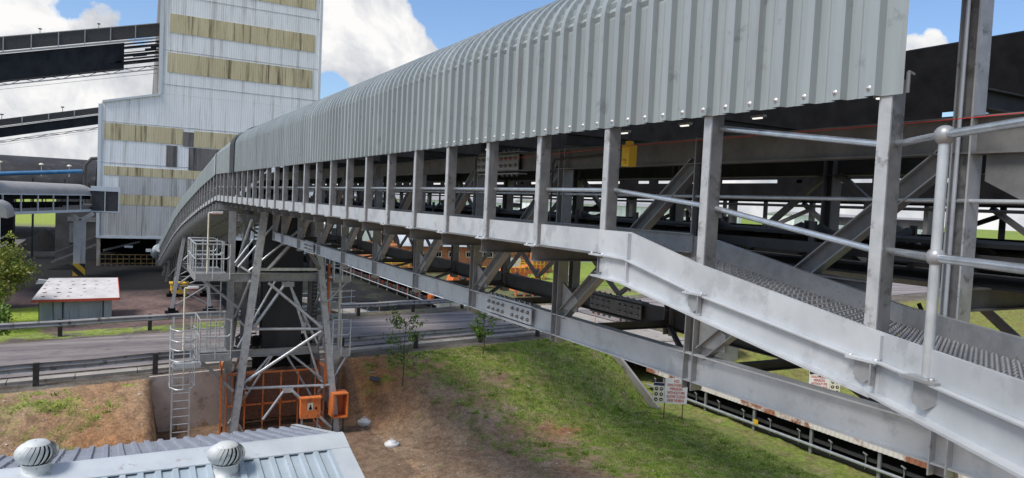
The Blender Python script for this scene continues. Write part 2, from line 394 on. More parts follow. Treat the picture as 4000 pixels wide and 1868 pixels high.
def ground_col(v, u):
    nr = near_rail(v) - .7; fr = far_rail(v) + 1.2
    if u <= nr:
        g = grass_amt(v, u); g = max(0, min(1, (g - .12) * 4.2))
        t = .5 + fb(v, u, .8, 2) * .8; t = max(0, min(1, t))
        base = lerp3(BROWN, PALE, t)
        base = lerp3(base, RED, min(1, .9 * blob(v, u, 9.8, 30, 2.4, 2.2) + .7 * blob(v, u, 16, 24.2, 1.5, .8) + .6 * blob(v, u, -.2, 26, 1.6, 3)))
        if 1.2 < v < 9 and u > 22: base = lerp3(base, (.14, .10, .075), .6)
        s = max(0, min(1, .5 + fb(v, u, .35, 12) * 1.1))
        gg = lerp3(DGR, GRN, s)
        gg = lerp3(gg, (.22, .32, .05), sst(15, 22, v + (28 - u) * .4))
        if v > 27.3: g = .55 + .5 * fb(v, u, .7, 1); base = (.20, .15, .07); g = max(0, min(1, g))
        return lerp3(base, gg, g * (.45 + .4 * max(0, min(1, .5 + 1.2 * fb(v, u, 1.6, 31)))))
    if u < fr:
        e = max(0, min(1, .5 + fb(v, u, 1.0, 3)))
        c = lerp3(GREY, (.12, .10, .08), e)
        if u > far_rail(v) - .3: c = lerp3(c, GRN, .7 * (1 if fb(v, u, .6, 8) > -.15 else 0) * (1 - .8 * sst(4, 8, v)))
        return c
    d = u - fr
    if v > 27.5:
        n = fb(v, u, .06, 3)
        c = lerp3(LAWN, (.15, .22, .04), max(0, min(1, .5 + n)))
        pth = math.exp(-((u - 62 - .3 * (v - 40)) / 2.2) ** 2) + math.exp(-((u - 48 - .25 * (v - 40)) / 1.4) ** 2)
        c = lerp3(c, (.20, .15, .13), min(1, pth * .8)) if v > 36 else c
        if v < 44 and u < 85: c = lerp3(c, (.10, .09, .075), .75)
        return c
    if v > 7: return lerp3(COAL, (.05, .055, .04), max(0, min(.7, fb(v, u, .4, 3) + .1))) if d > 1.5 else lerp3((.12, .10, .08), COAL, d / 1.5)
    yc = lerp3(YARDC, (.10, .075, .075), max(0, min(1, .5 + fb(v, u, .25, 3))))
    if v < -3.0 and u < 58: yc = lerp3(yc, GRN, max(0, min(1, sst(-3.0, -4.4, v) * 1.5 + fb(v, u, .7, 4) * .3)))
    if d < 3.5: yc = lerp3(lerp3(GRN, (.13, .11, .08), max(0, min(1, .45 + fb(v, u, .8, 4)))), yc, sst(2.3, 3.5, d))
    c = lerp3(yc, COAL, sst(62, 68, u + fb(v, u, .2, 1) * 4 - (v < 0) * 1.5))
    c = lerp3(c, (.16, .15, .145), sst(108, 115, u))
    if u > 160: c = lerp3(c, LAWN, sst(163, 168, u))
    return c
def axis_lines(segs):
    out = []
    for a, b, st in segs:
        n = max(1, round((b - a) / st)); out += [a + (b - a) * i / n for i in range(n)]
    return out + [segs[-1][1]]
us = axis_lines([(-1500, -200, 650), (-200, -20, 45), (-20, 12, 4), (12, 17, .5), (17, 34.5, .14), (34.5, 48, .4), (48, 70, .8), (70, 140, 2), (140, 300, 20), (300, 2500, 550)])
vs_ = axis_lines([(-1500, -200, 650), (-200, -30, 34), (-30, -8, 2), (-8, -5, .5), (-5, 1, .15), (1, 8, .25), (8, 23, .14), (23, 29, .25), (29, 45, .8), (45, 90, 2.5), (90, 300, 21), (300, 2500, 550)])
g = MB(); nv = len(vs_); cols = []
for u in us:
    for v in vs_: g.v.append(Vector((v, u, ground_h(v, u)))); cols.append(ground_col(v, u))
for i in range(len(us) - 1):
    for j in range(nv - 1): g.f.append([i * nv + j, i * nv + j + 1, (i + 1) * nv + j + 1, (i + 1) * nv + j]); g.mi.append(0); g.sm.append(True)
go = g.build('ground', 'ground', recalc=False)
ca = go.data.color_attributes.new('zone', 'FLOAT_COLOR', 'POINT')
ca.data.foreach_set('color', [x for c in cols for x in (*c, 1)])
tag(go, kind='structure')
# road
def strip(name, m, f0_, f1_, va, vb, z, n=60):
    b = MB()
    for i in range(n):
        a = va + (vb - va) * i / n; c = va + (vb - va) * (i + 1) / n
        b.quad((a, f0_(a), z), (c, f0_(c), z), (c, f1_(c), z), (a, f1_(a), z))
    return tag(b.build(name, m), kind='structure')
strip('road', 'asphalt', lambda v: 31.7 + .18 * v, lambda v: 38.5 + .2 * v, -120, 22.4, -7.03)
strip('road', 'asphalt', lambda v: 31.7 + .18 * v, lambda v: 38.5 + .2 * v, 27.8, 200, -7.03)
kb = MB()
for i in range(40):
    a = -60 + i * 2.03; c = a + 2.0
    if c < 22.4: kb.add([(a, 30.55 + .17 * a, -7.1), (c, 30.55 + .17 * c, -7.1), (c, 31.05 + .17 * c, -7.1), (a, 31.05 + .17 * a, -7.1), (a, 30.55 + .17 * a, -6.95), (c, 30.55 + .17 * c, -6.95), (c, 31.05 + .17 * c, -6.95), (a, 31.05 + .17 * a, -6.95)],
                  [(0, 3, 2, 1), (4, 5, 6, 7), (0, 1, 5, 4), (1, 2, 6, 5), (2, 3, 7, 6), (3, 0, 4, 7)])
tag(kb.build('kerb', 'concrete'), kind='structure')

# grass blades and stones
gb = MB(); cnt = 0
while cnt < 26000:
    v = random.uniform(-5, 22.6); u = random.uniform(17, 33)
    if u > near_rail(v) - .9 or (1.2 < v < 8.8): continue
    a = grass_amt(v, u)
    if a < .18 + random.random() * .35: continue
    z = ground_h(v, u)
    for k in range(3):
        t = random.uniform(0, 6.28); h = random.uniform(.02, .06) * (1 + .4 * a); wd = random.uniform(.008, .02)
        x = v + random.uniform(-.06, .06); y = u + random.uniform(-.06, .06)
        lx, ly = random.uniform(-.06, .06), random.uniform(-.06, .06)
        gb.add([(x - wd * math.cos(t), y - wd * math.sin(t), z - .02), (x + wd * math.cos(t), y + wd * math.sin(t), z - .02), (x + lx, y + ly, z + h)], [(0, 1, 2)])
    cnt += 1
for q in range(420):      # larger weed clumps
    v = random.uniform(-5, 22.4); u = random.uniform(17, 32.5)
    if u > near_rail(v) - .8 or 1.2 < v < 8.8 or grass_amt(v, u) < .1: continue
    z = ground_h(v, u); rr_ = random.uniform(.08, .28)
    for k in range(46):
        a = random.uniform(0, 6.28); d = rr_ * math.sqrt(random.random()); x = v + d * math.cos(a); y = u + d * math.sin(a); t = random.uniform(0, 6.28); wd = random.uniform(.010, .028); h = random.uniform(.05, .17) * (1 - .5 * d / rr_)
        gb.add([(x - wd * math.cos(t), y - wd * math.sin(t), z - .02), (x + wd * math.cos(t), y + wd * math.sin(t), z - .02), (x + .4 * (x - v) + random.uniform(-.03, .03), y + .4 * (y - u), z + h)], [(0, 1, 2)])
tag(gb.build('grass', 'grass', recalc=False), 'short rough green grass growing in patches on the brown bank', 'grass', kind='stuff')
pb = MB()
for i in range(1500):
    v = random.uniform(-4.5, 22); u = random.uniform(17, 33)
    if u > near_rail(v) - .9 or 1.2 < v < 8.6: continue
    if grass_amt(v, u) > .35 and random.random() < .8: continue
    z = ground_h(v, u); r = random.uniform(.015, .05) * (1.8 if random.random() < .08 else 1)
    vs = [(v + r * random.uniform(.6, 1.3) * dx, u + r * random.uniform(.6, 1.3) * dy, z + r * dz) for dx, dy, dz in ((1, 0, .1), (0, 1, .1), (-1, 0, .1), (0, -1, .1), (0, 0, .7))]
    pb.add(vs, [(0, 1, 4), (1, 2, 4), (2, 3, 4), (3, 0, 4)])
tag(pb.build('stones', 'pebble'), 'pale small stones scattered over the bare brown soil', 'stones', kind='stuff')

# ------------------------------------------------------------------ conveyor gallery
def dz(u):
    pts = [(-50, 0), (34.6, 0), (41, -.6), (47, -1.3), (53, -2.05), (59, -2.95), (67, -4.45), (73, -5.6), (79, -6.75), (85, -7.6)]
    for (a, za), (b, zb) in zip(pts, pts[1:]):
        if u <= b: return za + (zb - za) * (u - a) / (b - a)
    return pts[-1][1]
GAL = thing('conveyor_gallery', (5.9, 15, -1.7), 'long silver ribbed covered conveyor gallery crossing over the road on a steel truss', 'conveyor')
UEND = 81.5
# hood: corrugated sheet swept along the gallery
def hood_profile():
    pts = [(3.90, .73, -1, 0, 0), (3.90, 1.2, -1, 0, 0), (3.90, 1.70, -1, 0, 0)]
    a, b = 2.0, .88
    n = 34
    for i in range(n + 1):
        t = math.pi / 2 * (i / n) ; x = -a * math.cos(t); z = b * math.sin(t)
        nx, nz = x / a ** 2, z / b ** 2; l = math.hypot(nx, nz)
        pts.append((5.90 + x, 1.72 + z, nx / l, nz / l, 1 if i % 2 else 2))
    pts.append((7.3, 2.55, .05, 1, 0))
    return pts
def hs(u): return 1 - .22 * max(0, min(1, (u - 29.5) / 5.1)) - .18 * max(0, min(1, (u - 34.7) / 10))
def hood_mesh(u0, u1, name='hood_sheet'):
    prof = hood_profile(); b = MB(); p = .2277; st = []
    k0 = math.ceil(u0 / p); u = k0 * p
    st.append((u0, 0))
    while u + p < u1:
        st += [(u + .0, 0), (u + .010, 1), (u + .075, 1), (u + .085, 0), (u + .15, 0), (u + .155, .12), (u + .168, .12), (u + .173, 0)]; u += p
    st.append((u1, 0))
    n = len(prof)
    vs = []; rr = random.Random(5); jit = {}
    for (uu, h) in st:
        d = dz(uu); kk = round(uu / .9); jit.setdefault(kk, rr.uniform(-.006, .006)); jo = jit[kk]
        for (v, z, nx, nz, cr_) in prof:
            off = h * (.052 if uu < 29.3 else .022)
            if cr_ and h < .5: off += (.017 if cr_ == 1 else -.004)
            vs.append((v + nx * off, uu, .73 + (z - .73) * hs(uu) + nz * off + d))
            if z > .74: vs[-1] = (vs[-1][0] + nx * jo, vs[-1][1], vs[-1][2] + nz * jo)
    fs = []
    for i in range(len(st) - 1):
        for j in range(n - 1): fs.append((i * n + j, i * n + j + 1, (i + 1) * n + j + 1, (i + 1) * n + j))
    b.add(vs, fs)
    return b.build(name, 'sheet', GAL, recalc=False)
h1 = hood_mesh(2.60, 29.2); h2 = hood_mesh(29.5, 34.6); h3 = hood_mesh(34.75, UEND)
def hood_band(u0, u1, m, name, grow=.02):
    b = MB(); prof = hood_profile(); n = len(prof); vs = []
    for uu in (u0, u1):
        for (v, z, nx, nz, c_) in prof: vs.append((v + nx * grow, uu, .73 + (z - .73) * hs(uu) + nz * grow + dz(uu)))
    b.add(vs, [(j, j + 1, n + j + 1, n + j) for j in range(n - 1)]); return b.build(name, m, GAL, recalc=False)
hood_band(28.55, 29.65, 'seam', 'seam_strip', .085); hood_band(34.55, 34.8, 'galvlight', 'seam_strip', .045)
# rolled-over end cap
b = MB(); prof = hood_profile(); n = len(prof); vs = []
for k in range(5):
    t = k / 4
    for (v, z, nx, nz, c_) in prof:
        z = .73 + (z - .73) * hs(99); vs.append((v + .25 * t * t, UEND + .9 * math.sin(t * 1.4), z + dz(UEND) - .15 * t - .55 * (1 - math.cos(t * 1.4)) * max(0, z - .8) / 1.8))
b.add(vs, [(k * n + j, k * n + j + 1, (k + 1) * n + j + 1, (k + 1) * n + j) for k in range(4) for j in range(n - 1)], True)
b.build('end_cap', 'sheet', GAL, recalc=False)
# screws along the lower edge
sb = MB(); sb.lathe((0, 0, 0), [(.001, .012), (.010, .012), (.012, .006), (.026, .005), (.030, .0)], 12, (-1, 0, 0))
k0 = math.ceil(2.6 / .2277)
for k in range(30):
    uu = (k0 + k) * .2277 + .047
    sm = MB(); sm.lathe((3.90 - .052, uu, .775), [(.0005, .016), (.006, .014), (.007, .005), (.015, .004), (.018, .0)], 12, (-1, 0, 0)); sm.build('screw', 'screwhead', h1)
# edge trim / purlin under the sheet inside
b = MB(); b.bar((4.02, 2.68, .80), (4.02, 33.4, .80), .04, .07); b.build('eaves_rail', 'galvdark', GAL)
b = MB(); b.bar((3.94, 2.60, .74), (3.94, 2.60, .86), .008, .02, (0, 1, 0)); b.bar((3.94, 2.60, .86), (3.99, 2.60, .85), .012, .012); b.build('sheet_bracket', 'galv', GAL)

# posts
posts = [(2.71, -.80), (4.15, -.60)] + [(5.43 + 1.205 * k, -.41) for k in range(63)]
for i, (u, zb) in enumerate(posts):
    if u > UEND: break
    d = dz(u); top = .80 + d
    b = MB(); v0, v1 = 3.91, 4.035; w_ = .078
    b.box((v0, u - w_ / 2, zb + d), (v0 + .012, u + w_ / 2, top))               # front flange
    b.m = 1; b.box((v0 + .0121, u - w_ / 2, zb + d), (v1 - .0121, u - w_ / 2 + .012, top))  # web, its shade put into a darker colour
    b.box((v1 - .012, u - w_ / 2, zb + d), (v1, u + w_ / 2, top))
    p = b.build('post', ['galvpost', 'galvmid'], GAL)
    if i == 0: p['label'] = 'widest nearest post with mottled grey foot'
    b = MB(); b.box((3.84, u - .105, zb + d - .016), (4.06, u + .10, zb + d - .002))
    for dx, dy in ((3.865, -.085), (3.865, .08), (4.045, -.085)): b.lathe((dx, u + dy, zb + d - .002), [(.014, 0), (.014, .014), (.0005, .014)], 6)
    b.build('base_plate', 'galvlight', p)
    # cantilever bracket below
    if i >= 2:
        b = MB(); b.ibeam((3.88, u, zb + d - .10), (4.94, u, zb + d - .10), .09, .15, .010); b.build('walkway_bracket', 'galvdark', GAL)
    else:
        b = MB(); b.prism([(3.885, u - .06, zb - .018), (3.885, u + .06, zb - .018), (3.885, u + .06, zb - .11), (3.885, u, zb - .15), (3.885, u - .06, zb - .11)], (-.012, 0, 0))
        b.box((3.845, u - .072, zb - .15), (3.885, u - .060, zb - .018)); b.build('walkway_bracket', 'galv', GAL)
# walkway edge beam, level part and descending part: segments between posts
lev = [5.43 + 1.205 * k for k in range(63)]
b = MB()
for a, c in zip(lev, lev[1:]):
    if c > UEND: break
    za, zc = dz(a), dz(c)
    b.chan((3.985, a + .0, -.30 + za), (3.985, c, -.30 + zc), .05, .215, .010, side=-1)
b.build('walkway_beam', 'galvlight', GAL)
b = MB(); b.box((3.9, 5.42, -.422), (4.85, 33.4, -.405))
for a, c in zip(lev, lev[1:]):
    if a > 33 and c < UEND:
        b.bar((4.37, a, -.415 + dz(a)), (4.37, c, -.415 + dz(c)), .95, .012)
b.build('walkway_floor', 'galvdark', GAL)
# handrails
def rail(pts, r, name='handrail', m='pipe', par=GAL):
    b = MB(); b.tube(pts, r, 12); return b.build(name, m, par)
for k in range(22):
    a = 5.43 + 1.205 * k; rail([(4.01, a + .03, .176 + dz(a)), (4.01, a + 1.205 - .05, .176 + dz(a + 1.2))], .021)
for k in range(22, 50):
    a = 5.43 + 1.205 * k; rail([(4.01, a + .03, .176 + dz(a)), (4.01, a + 1.15, .176 + dz(a + 1.15))], .021, m='tube')
rail([(4.01, 5.41, .176), (4.01, 4.18, .055)], .021); rail([(4.01, 4.13, .045), (4.01, 2.75, -.175)], .021)
rail([(4.01, 4.13, .65), (4.01, 2.75, .458)], .021)
# ramp + near landing: outer stringer (upper plate, ledge, lower channel with flange)
out = [(3.90, 5.46, -.19, -.41, -.60), (3.90, 5.02, -.19, -.42, -.62), (3.90, 4.15, -.385, -.60, -.76), (3.90, 2.62, -.64, -.82, -1.0)]
fx, fy = .4806, .8769
def along(p, t): return (p[0] - fx * t, p[1] - fy * t)
oc = (3.90, 2.62)
q1 = along(oc, 3.4)
land = [(oc[0], oc[1], -.64, -.80, -.99), (q1[0], q1[1], -.64, -.80, -.99)]
def stringer(path, name):
    b = MB()
    for A, B in zip(path, path[1:]):
        for (ia, ib, w_, off) in ((2, 3, .012, 0),):
            b.quad((A[0], A[1], A[ia]), (B[0], B[1], B[ia]), (B[0], B[1], B[ib]), (A[0], A[1], A[ib]))
            b.quad((A[0] + .03, A[1], A[ia]), (B[0] + .03, B[1], B[ia]), (B[0] + .03, B[1], B[ib] - .1), (A[0] + .03, A[1], A[ib] - .1))
            b.quad((A[0], A[1], A[ia]), (A[0] + .03, A[1], A[ia]), (B[0] + .03, B[1], B[ia]), (B[0], B[1], B[ia]))
    o1 = b.build(name, 'galvlight', GAL)
    b = MB()
    for A, B in zip(path, path[1:]):   # ledge flange, web, bottom flange
        b.bar((A[0] - .02, A[1], A[3] - .006), (B[0] - .02, B[1], B[3] - .006), .055, .010)
        b.quad((A[0] - .005, A[1], A[3] - .012), (B[0] - .005, B[1], B[3] - .012), (B[0] - .005, B[1], B[4]), (A[0] - .005, A[1], A[4]))
        b.bar((A[0] - .035, A[1], A[4] - .006), (B[0] - .035, B[1], B[4] - .006), .09, .014)
        b.bar((A[0] + .035, A[1], A[4] - .0065), (B[0] + .035, B[1], B[4] - .0065), .045, .012)
    o2 = b.build('stringer_channel', 'galvlight', GAL)
stringer(out, 'stringer_plate'); stringer(land, 'stringer_plate')
# joint plate at the turn and weld seams
b = MB()
for (u, z0, z1) in ((2.61, -.65, -.79), (4.99, -.20, -.61)):
    b = MB(); b.box((3.862, u - .006, z0), (3.899, u + .006, z1)); b.build('stiffener_plate', 'galvlight', GAL)
# inner stringer
inn = [(4.90, 5.40, -.21, -.42), (4.90, 5.02, -.24, -.43), (4.90, 3.15, -.585, -.735)]
ic = (4.90, 3.15); i1 = along(ic, 1.0); i2 = along(ic, 3.6)
inn += [(i1[0] + .03, i1[1], -.60, -.74), (i2[0] + .03, i2[1], -.60, -.74)]
b = MB()
for A, B in zip(inn, inn[1:]):
    b.quad((A[0], A[1], A[2]), (B[0], B[1], B[2]), (B[0], B[1], B[3]), (A[0], A[1], A[3]))
    b.quad((A[0] + .05, A[1], A[2]), (B[0] + .05, B[1], B[2]), (B[0] + .05, B[1], B[3] - .05), (A[0] + .05, A[1], A[3] - .05))
    b.quad((A[0], A[1], A[2]), (A[0] + .05, A[1], A[2]), (B[0] + .05, B[1], B[2]), (B[0], B[1], B[2]))
b.build('inner_stringer', 'galv', GAL)
b = MB(); b.chan((4.87, 5.30, -.29), (4.87, 24.4, -.29), .05, .19, .01, side=1); b.build('inner_kick_plate', 'galv', GAL)
# gratings: bearing bars and teeth
def grating(path_o, path_i, name):
    """quads strips between two edge points; strands as small twisted bars"""
    b = MB()
    (ao, bo), (ai, bi) = path_o, path_i
    ao, bo, ai, bi = map(Vector, (ao, bo, ai, bi))
    L = ((bo - ao).length + (bi - ai).length) / 2; W = (ai - ao).length
    nl = int(L / .045); nw = int(W / .095)
    def P(s, t): return (ao.lerp(bo, s)).lerp(ai.lerp(bi, s), t)
    for i in range(nl + 1):   # serrated strands across
        s = i / nl
        pts = []
        for k in range(nw * 2 + 1):
            t = k / (nw * 2); p = P(min(1, s + (.45 / nl if (k + i) % 2 else 0)), t)
            pts.append(p + UP * (.016 if k % 2 else 0))
        for p, q in zip(pts, pts[1:]): b.bar(p, q, .010, .016)
    for k in range(0, nw + 1):
        b.bar(P(0, k / nw) - UP * .012, P(1, k / nw) - UP * .012, .005, .02)
    return b.build(name, 'galv', GAL, recalc=False)
grating(((3.935, 5.02, -.41), (3.935, 2.62, -.70)), ((4.89, 5.02, -.42), (4.89, 3.12, -.73)), 'floor_grating')
c1 = along(oc, 2.2); c2 = along(ic, 2.2)
grating(((3.94, 2.60, -.72), (c1[0] + .03, c1[1], -.74)), ((4.89, 3.10, -.735), (c2[0], c2[1], -.74)), 'floor_grating')
# landing stanchion and rails
s0 = along(oc, .47); sx0, sy0 = s0[0] + .0, s0[1]
b = MB(); b.tube([(sx0, sy0, -.785), (sx0, sy0, .42)], .0265, 16); st_ = b.build('stanchion', 'tube', GAL)
b = MB(); b.ball((sx0, sy0, .452), .052); b.build('ball_joint', 'galv', st_)
b = MB(); b.ball((sx0, sy0, -.165), .048); b.build('ball_joint', 'galv', st_)
b = MB(); b.prism([(sx0 - .10, sy0 - .10, -.80), (sx0 + .05, sy0 - .12, -.80), (sx0 + .11, sy0 + .07, -.80), (sx0 - .06, sy0 + .11, -.80)], (0, 0, .014))
for dx, dy in ((-.06, -.06), (.07, .05)): b.lathe((sx0 + dx, sy0 + dy, -.786), [(.015, 0), (.015, .014), (.0005, .014)], 6)
b.build('base_plate', 'galv', st_)
b = MB(); b.prism([(sx0 - .045, sy0 - .10, -.81), (sx0 - .01, sy0 + .05, -.81), (sx0 - .01, sy0 + .05, -.93), (sx0 - .025, sy0 - .02, -.95), (sx0 - .045, sy0 - .10, -.90)], (-.012, .004, 0)); b.build('gusset', 'galv', st_)
s2 = along((sx0, sy0), 2.2)
for z0 in (.455, -.17):
    rail([(4.0, 2.68, z0 + .003), (sx0, sy0, z0)], .021); rail([(sx0, sy0, z0), (s2[0], s2[1], z0)], .0225)
# truss
def b_up(p0, p1): return (Vector(p1) - Vector(p0)).cross(Vector((1, 0, 0)))
TU = [2.85 + 2.47 * k for k in range(-2, 10)] + [26.6]
TU = [u for u in TU if u < 26] + [26.6]
for side, v in ((0, 5.0), (1, 6.86)):
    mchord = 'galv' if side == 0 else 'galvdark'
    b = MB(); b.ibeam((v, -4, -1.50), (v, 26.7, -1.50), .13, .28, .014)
    bc = b.build('bottom_chord', 'galvlight' if side == 0 else 'galvshade', GAL)  # far truss darkened in colour for its unlit side
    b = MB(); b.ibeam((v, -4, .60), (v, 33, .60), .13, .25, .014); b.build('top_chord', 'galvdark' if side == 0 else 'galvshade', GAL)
    b = MB(); b.ibeam((v, 3.4, -.52), (v, 33.2, -.52), .14, .15, .012); b.build('floor_chord', 'galvdark', GAL)
    for k, u in enumerate(TU):
        zt = .47
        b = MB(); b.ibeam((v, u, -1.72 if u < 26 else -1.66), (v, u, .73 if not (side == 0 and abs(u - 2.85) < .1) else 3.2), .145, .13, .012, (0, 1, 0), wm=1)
        vv = b.build('truss_upright', ['galvpost', 'galvmid'] if side == 0 and abs(u - 2.85) < .1 else ['galv', 'galvshade'] if side == 0 else ['galvdark', 'galvshade'], GAL)  # near web coloured darker to carry the shade of its recess
        if side == 0 and abs(u - 2.85) < .1: vv['label'] = 'tall wide column rising above the rail at the right'
    for k in range(len(TU) - 1):
        a, c = TU[k], TU[k + 1]
        b = MB()
        if side == 0: p0, p1 = (v, c - .12, -1.35), (v, a + .1, .48)
        else: p0, p1 = ((v, c - .1, -1.28), (v, a + .1, .48)) if k % 2 else ((v, a + .1, -1.28), (v, c - .1, .48))
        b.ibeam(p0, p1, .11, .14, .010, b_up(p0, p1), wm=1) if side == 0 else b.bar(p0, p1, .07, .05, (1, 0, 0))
        b.build('truss_diagonal', ['galv', 'galvdark'] if side == 0 else 'galvdark', GAL)  # darker web colour stands for shade between the flanges
        if side == 0:
            b = MB(); b.prism([(v - .012, c - .08, -1.28), (v - .012, c - .42, -1.28), (v - .012, c - .42, -1.12), (v - .012, c - .08, -.95)], (.024, 0, 0)); b.build('gusset_plate', 'galv', GAL)
# small hangers between truss panels below the walkway in the far part
for u in TU[3:-1]:
    b = MB(); m_ = u + 1.2
    b.bar((6.86, u + .1, -.6), (6.86, m_, -1.3), .06, .05, (1, 0, 0)); b.bar((6.86, m_ + .02, -1.3), (6.86, u + 2.3, -.6), .06, .05, (1, 0, 0)); b.build('truss_lacing', 'galvdark', GAL)
# splice plates with bolts
def splice(v, u0, u1, z0, z1, side, name='splice_plate', m='galvlight'):
    b = MB(); x = v - .062
    b.box((x - .018, u0, z0), (x - .002, u1, z1))
    b.box((v - .07, u0, z0 - .057), (v + .07, u1, z0 - .041)); b.box((v - .07, u0, z1 + .026), (v + .07, u1, z1 + .042))
    o = b.build(name, m, GAL)
    for i in range(9):
        if i == 4: continue
        uu = u0 + (u1 - u0) * (i + .5) / 9
        for zz in (z0 + .06, z1 - .06):
            b = MB(); b.lathe((x - .018, uu, zz), [(.024, 0), (.024, .022), (.012, .023), (.012, .040), (.0005, .041)], 6, (-1, 0, 0)); b.build('bolt', 'bolt', o)
        b = MB(); b.lathe((v - .05, uu, z0 - .055), [(.0005, -.04), (.022, -.03), (.022, 0)], 6); b.build('bolt', 'bolt', o)
        b = MB(); b.lathe((v - .05, uu, z1 + .042), [(.022, 0), (.022, .03), (.0005, .04)], 6); b.build('bolt', 'bolt', o)
splice(5.0, 8.35, 9.65, -1.60, -1.385, 0); splice(6.86, 8.35, 9.65, -1.60, -1.385, 1, m='galvdark'); splice(5.0, 20.6, 21.6, -1.60, -1.385, 0)
splice(5.0, 8.9, 10.2, .49, .71, 0, m='galv')
# cross members between chords and plan bracing
for k, u in enumerate(TU):
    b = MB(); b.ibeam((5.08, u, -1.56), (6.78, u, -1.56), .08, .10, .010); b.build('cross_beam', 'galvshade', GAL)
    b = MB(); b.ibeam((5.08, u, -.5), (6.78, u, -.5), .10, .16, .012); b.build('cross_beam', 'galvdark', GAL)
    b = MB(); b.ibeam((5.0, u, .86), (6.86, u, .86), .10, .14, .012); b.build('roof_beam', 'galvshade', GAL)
    if k + 1 < len(TU):
        a = TU[k + 1]; b = MB()
        b.bar((5.1, u + .1, -1.58), (6.76, a - .1, -1.58), .06, .04); b.build('plan_brace', 'galvshade', GAL)
# far side floor channel, walkway rail tubes, belt with frames
b = MB(); b.chan((6.76, -3, -.50), (6.76, 33, -.50), .06, .17, .01, side=-1); b.build('floor_channel', 'galv', GAL)
rail([(4.97, -2.5, .165), (4.97, 32, .165)], .015, 'inner_handrail', 'tube')
rail([(6.95, -2.5, .14), (6.95, 32, .14)], .014, 'inner_handrail', 'galvdark')
def swept(name, m, v, z, w_, h, u0=-3, u1=81):
    b = MB(); xs = [u0] + [x for x in (33.5, 38, 41, 47, 53, 59, 67, 73, 79) if x < u1] + [u1]
    for a, c in zip(xs, xs[1:]): b.bar((v, a, z + dz(a)), (v, c, z + dz(c)), w_, h)
    return b.build(name, m, GAL)
swept('conveyor_belt', 'rubber', 5.93, -.13, 1.25, .03); swept('return_belt', 'rubber', 5.93, -.42, 1.2, .02)
swept('belt_stringer', 'galvshade', 5.22, -.24, .05, .09); swept('belt_stringer', 'galvshade', 6.66, -.24, .05, .09)
swept('cable_tray', 'black', 7.1, -.12, .10, .03); swept('cable_tray', 'black', 7.1, -.21, .10, .03); swept('cable_tray', 'black', 7.1, -.30, .10, .03)
for k in range(28):
    u = .6 + k * 1.205; b = MB()
    for sgn in (-1, 1):
        b.tube([(5.93 + sgn * .62, u, -.08), (5.93 + sgn * .25, u, -.20)], .045, 8)
        b.bar((5.93 + sgn * .70, u, -.42), (5.93 + sgn * .70, u, -.02), .03, .06)
    b.tube([(5.93 - .22, u, -.21), (5.93 + .22, u, -.21)], .045, 8); b.bar((5.23, u, -.29), (6.63, u, -.29), .05, .05)
    b.build('idler_set', 'galvshade', GAL)
# underside of the descending part
b = MB()
for k in range(23, 63):
    u = 5.43 + 1.205 * k
    if u > UEND: break
    b.bar((3.9, u, -.66 + dz(u)), (7.8, u, -.66 + dz(u)), .14, .30)
b.build('underside_ribs', 'galv', GAL)
swept('lower_girder', 'galvshade', 5.4, -.66, .10, .20, 33, 81); swept('lower_girder', 'galvshade', 6.9, -.66, .10, .20, 33, 81)
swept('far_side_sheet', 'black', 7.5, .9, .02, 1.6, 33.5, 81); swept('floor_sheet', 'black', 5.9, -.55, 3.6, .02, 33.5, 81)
# nose box at the lower end
b = MB(); z = dz(UEND); b.prism([(3.86, UEND - 1.2, .74 + z), (3.86, UEND + .8, .55 + z), (3.86, UEND + .6, -.5 + z), (3.86, UEND - .6, -.7 + z)], (.06, 0, 0)); b.build('end_plate', 'sheet', GAL)
b = MB(); zz_ = dz(79.5)
b.tube([(3.95, 78.6, zz_ + 1.0), (3.95, 80.4, zz_ + .6), (3.95, 82.0, zz_ + .25)], [.42, .62, .66], 14)
b.build('nose_shroud', 'palewall', GAL)
# small fittings inside: lamps, pull switch, conduit
for i, (u, v, z) in enumerate(((3.2, 4.6, .86), (4.4, 4.7, .83), (4.95, 4.4, .78), (5.75, 4.35, .76), (8.6, 4.3, .72))):
    b = MB(); b.bar((v, u - .07, z), (v, u + .07, z), .04, .02); fl = b.build('light_fitting', 'galv', GAL)
    b = MB(); b.bar((v - .005, u - .04, z - .015), (v - .005, u + .05, z - .015), .025, .01); b.build('lamp', 'glow', fl)
b = MB(); b.box((4.62, 6.02, .45), (4.72, 6.14, .67)); b.box((4.63, 6.04, .6701), (4.69, 6.10, .71)); b.lathe((4.62, 6.08, .50), [(.025, 0), (.025, .03), (.001, .03)], 10, (-1, 0, 0)); sw = b.build('pull_switch', 'yellow', GAL)
rail([(4.60, 9, .60), (4.62, 5.9, .66), (4.7, 2.9, .675), (4.8, 1.0, .72)], .003, 'pull_rope', 'ropered')
rail([(4.90, 7.95, -.2), (4.90, 7.95, .55), (4.9, 7.9, .60), (4.9, 6.7, .62), (4.9, 6.62, .55), (4.9, 6.62, .3)], .012, 'conduit', 'galvshade')
rail([(4.91, 5.2, -.25), (4.91, 5.2, .62)], .014, 'conduit', 'galvdark'); rail([(4.91, 2.86, -.65), (4.915, 2.86, 3.1)], .014, 'conduit', 'galvlight'); rail([(4.90, 3.04, -.55), (4.93, 2.95, -.75), (5.05, 2.8, -1.0)], .014, 'cable', 'black')
b = MB(); b.prism([(5.0, 2.72, .5), (5.0, 2.0, .5), (5.0, 1.9, .05), (5.0, 2.2, .02), (5.0, 2.72, .3)], (.02, 0, 0)); b.build('gusset_plate', 'galvdark', GAL)
b = MB(); b.chan((4.98, 2.7, 1.6), (4.98, .5, 2.6), .1, .1); b.build('truss_diagonal', 'galvdark', GAL)

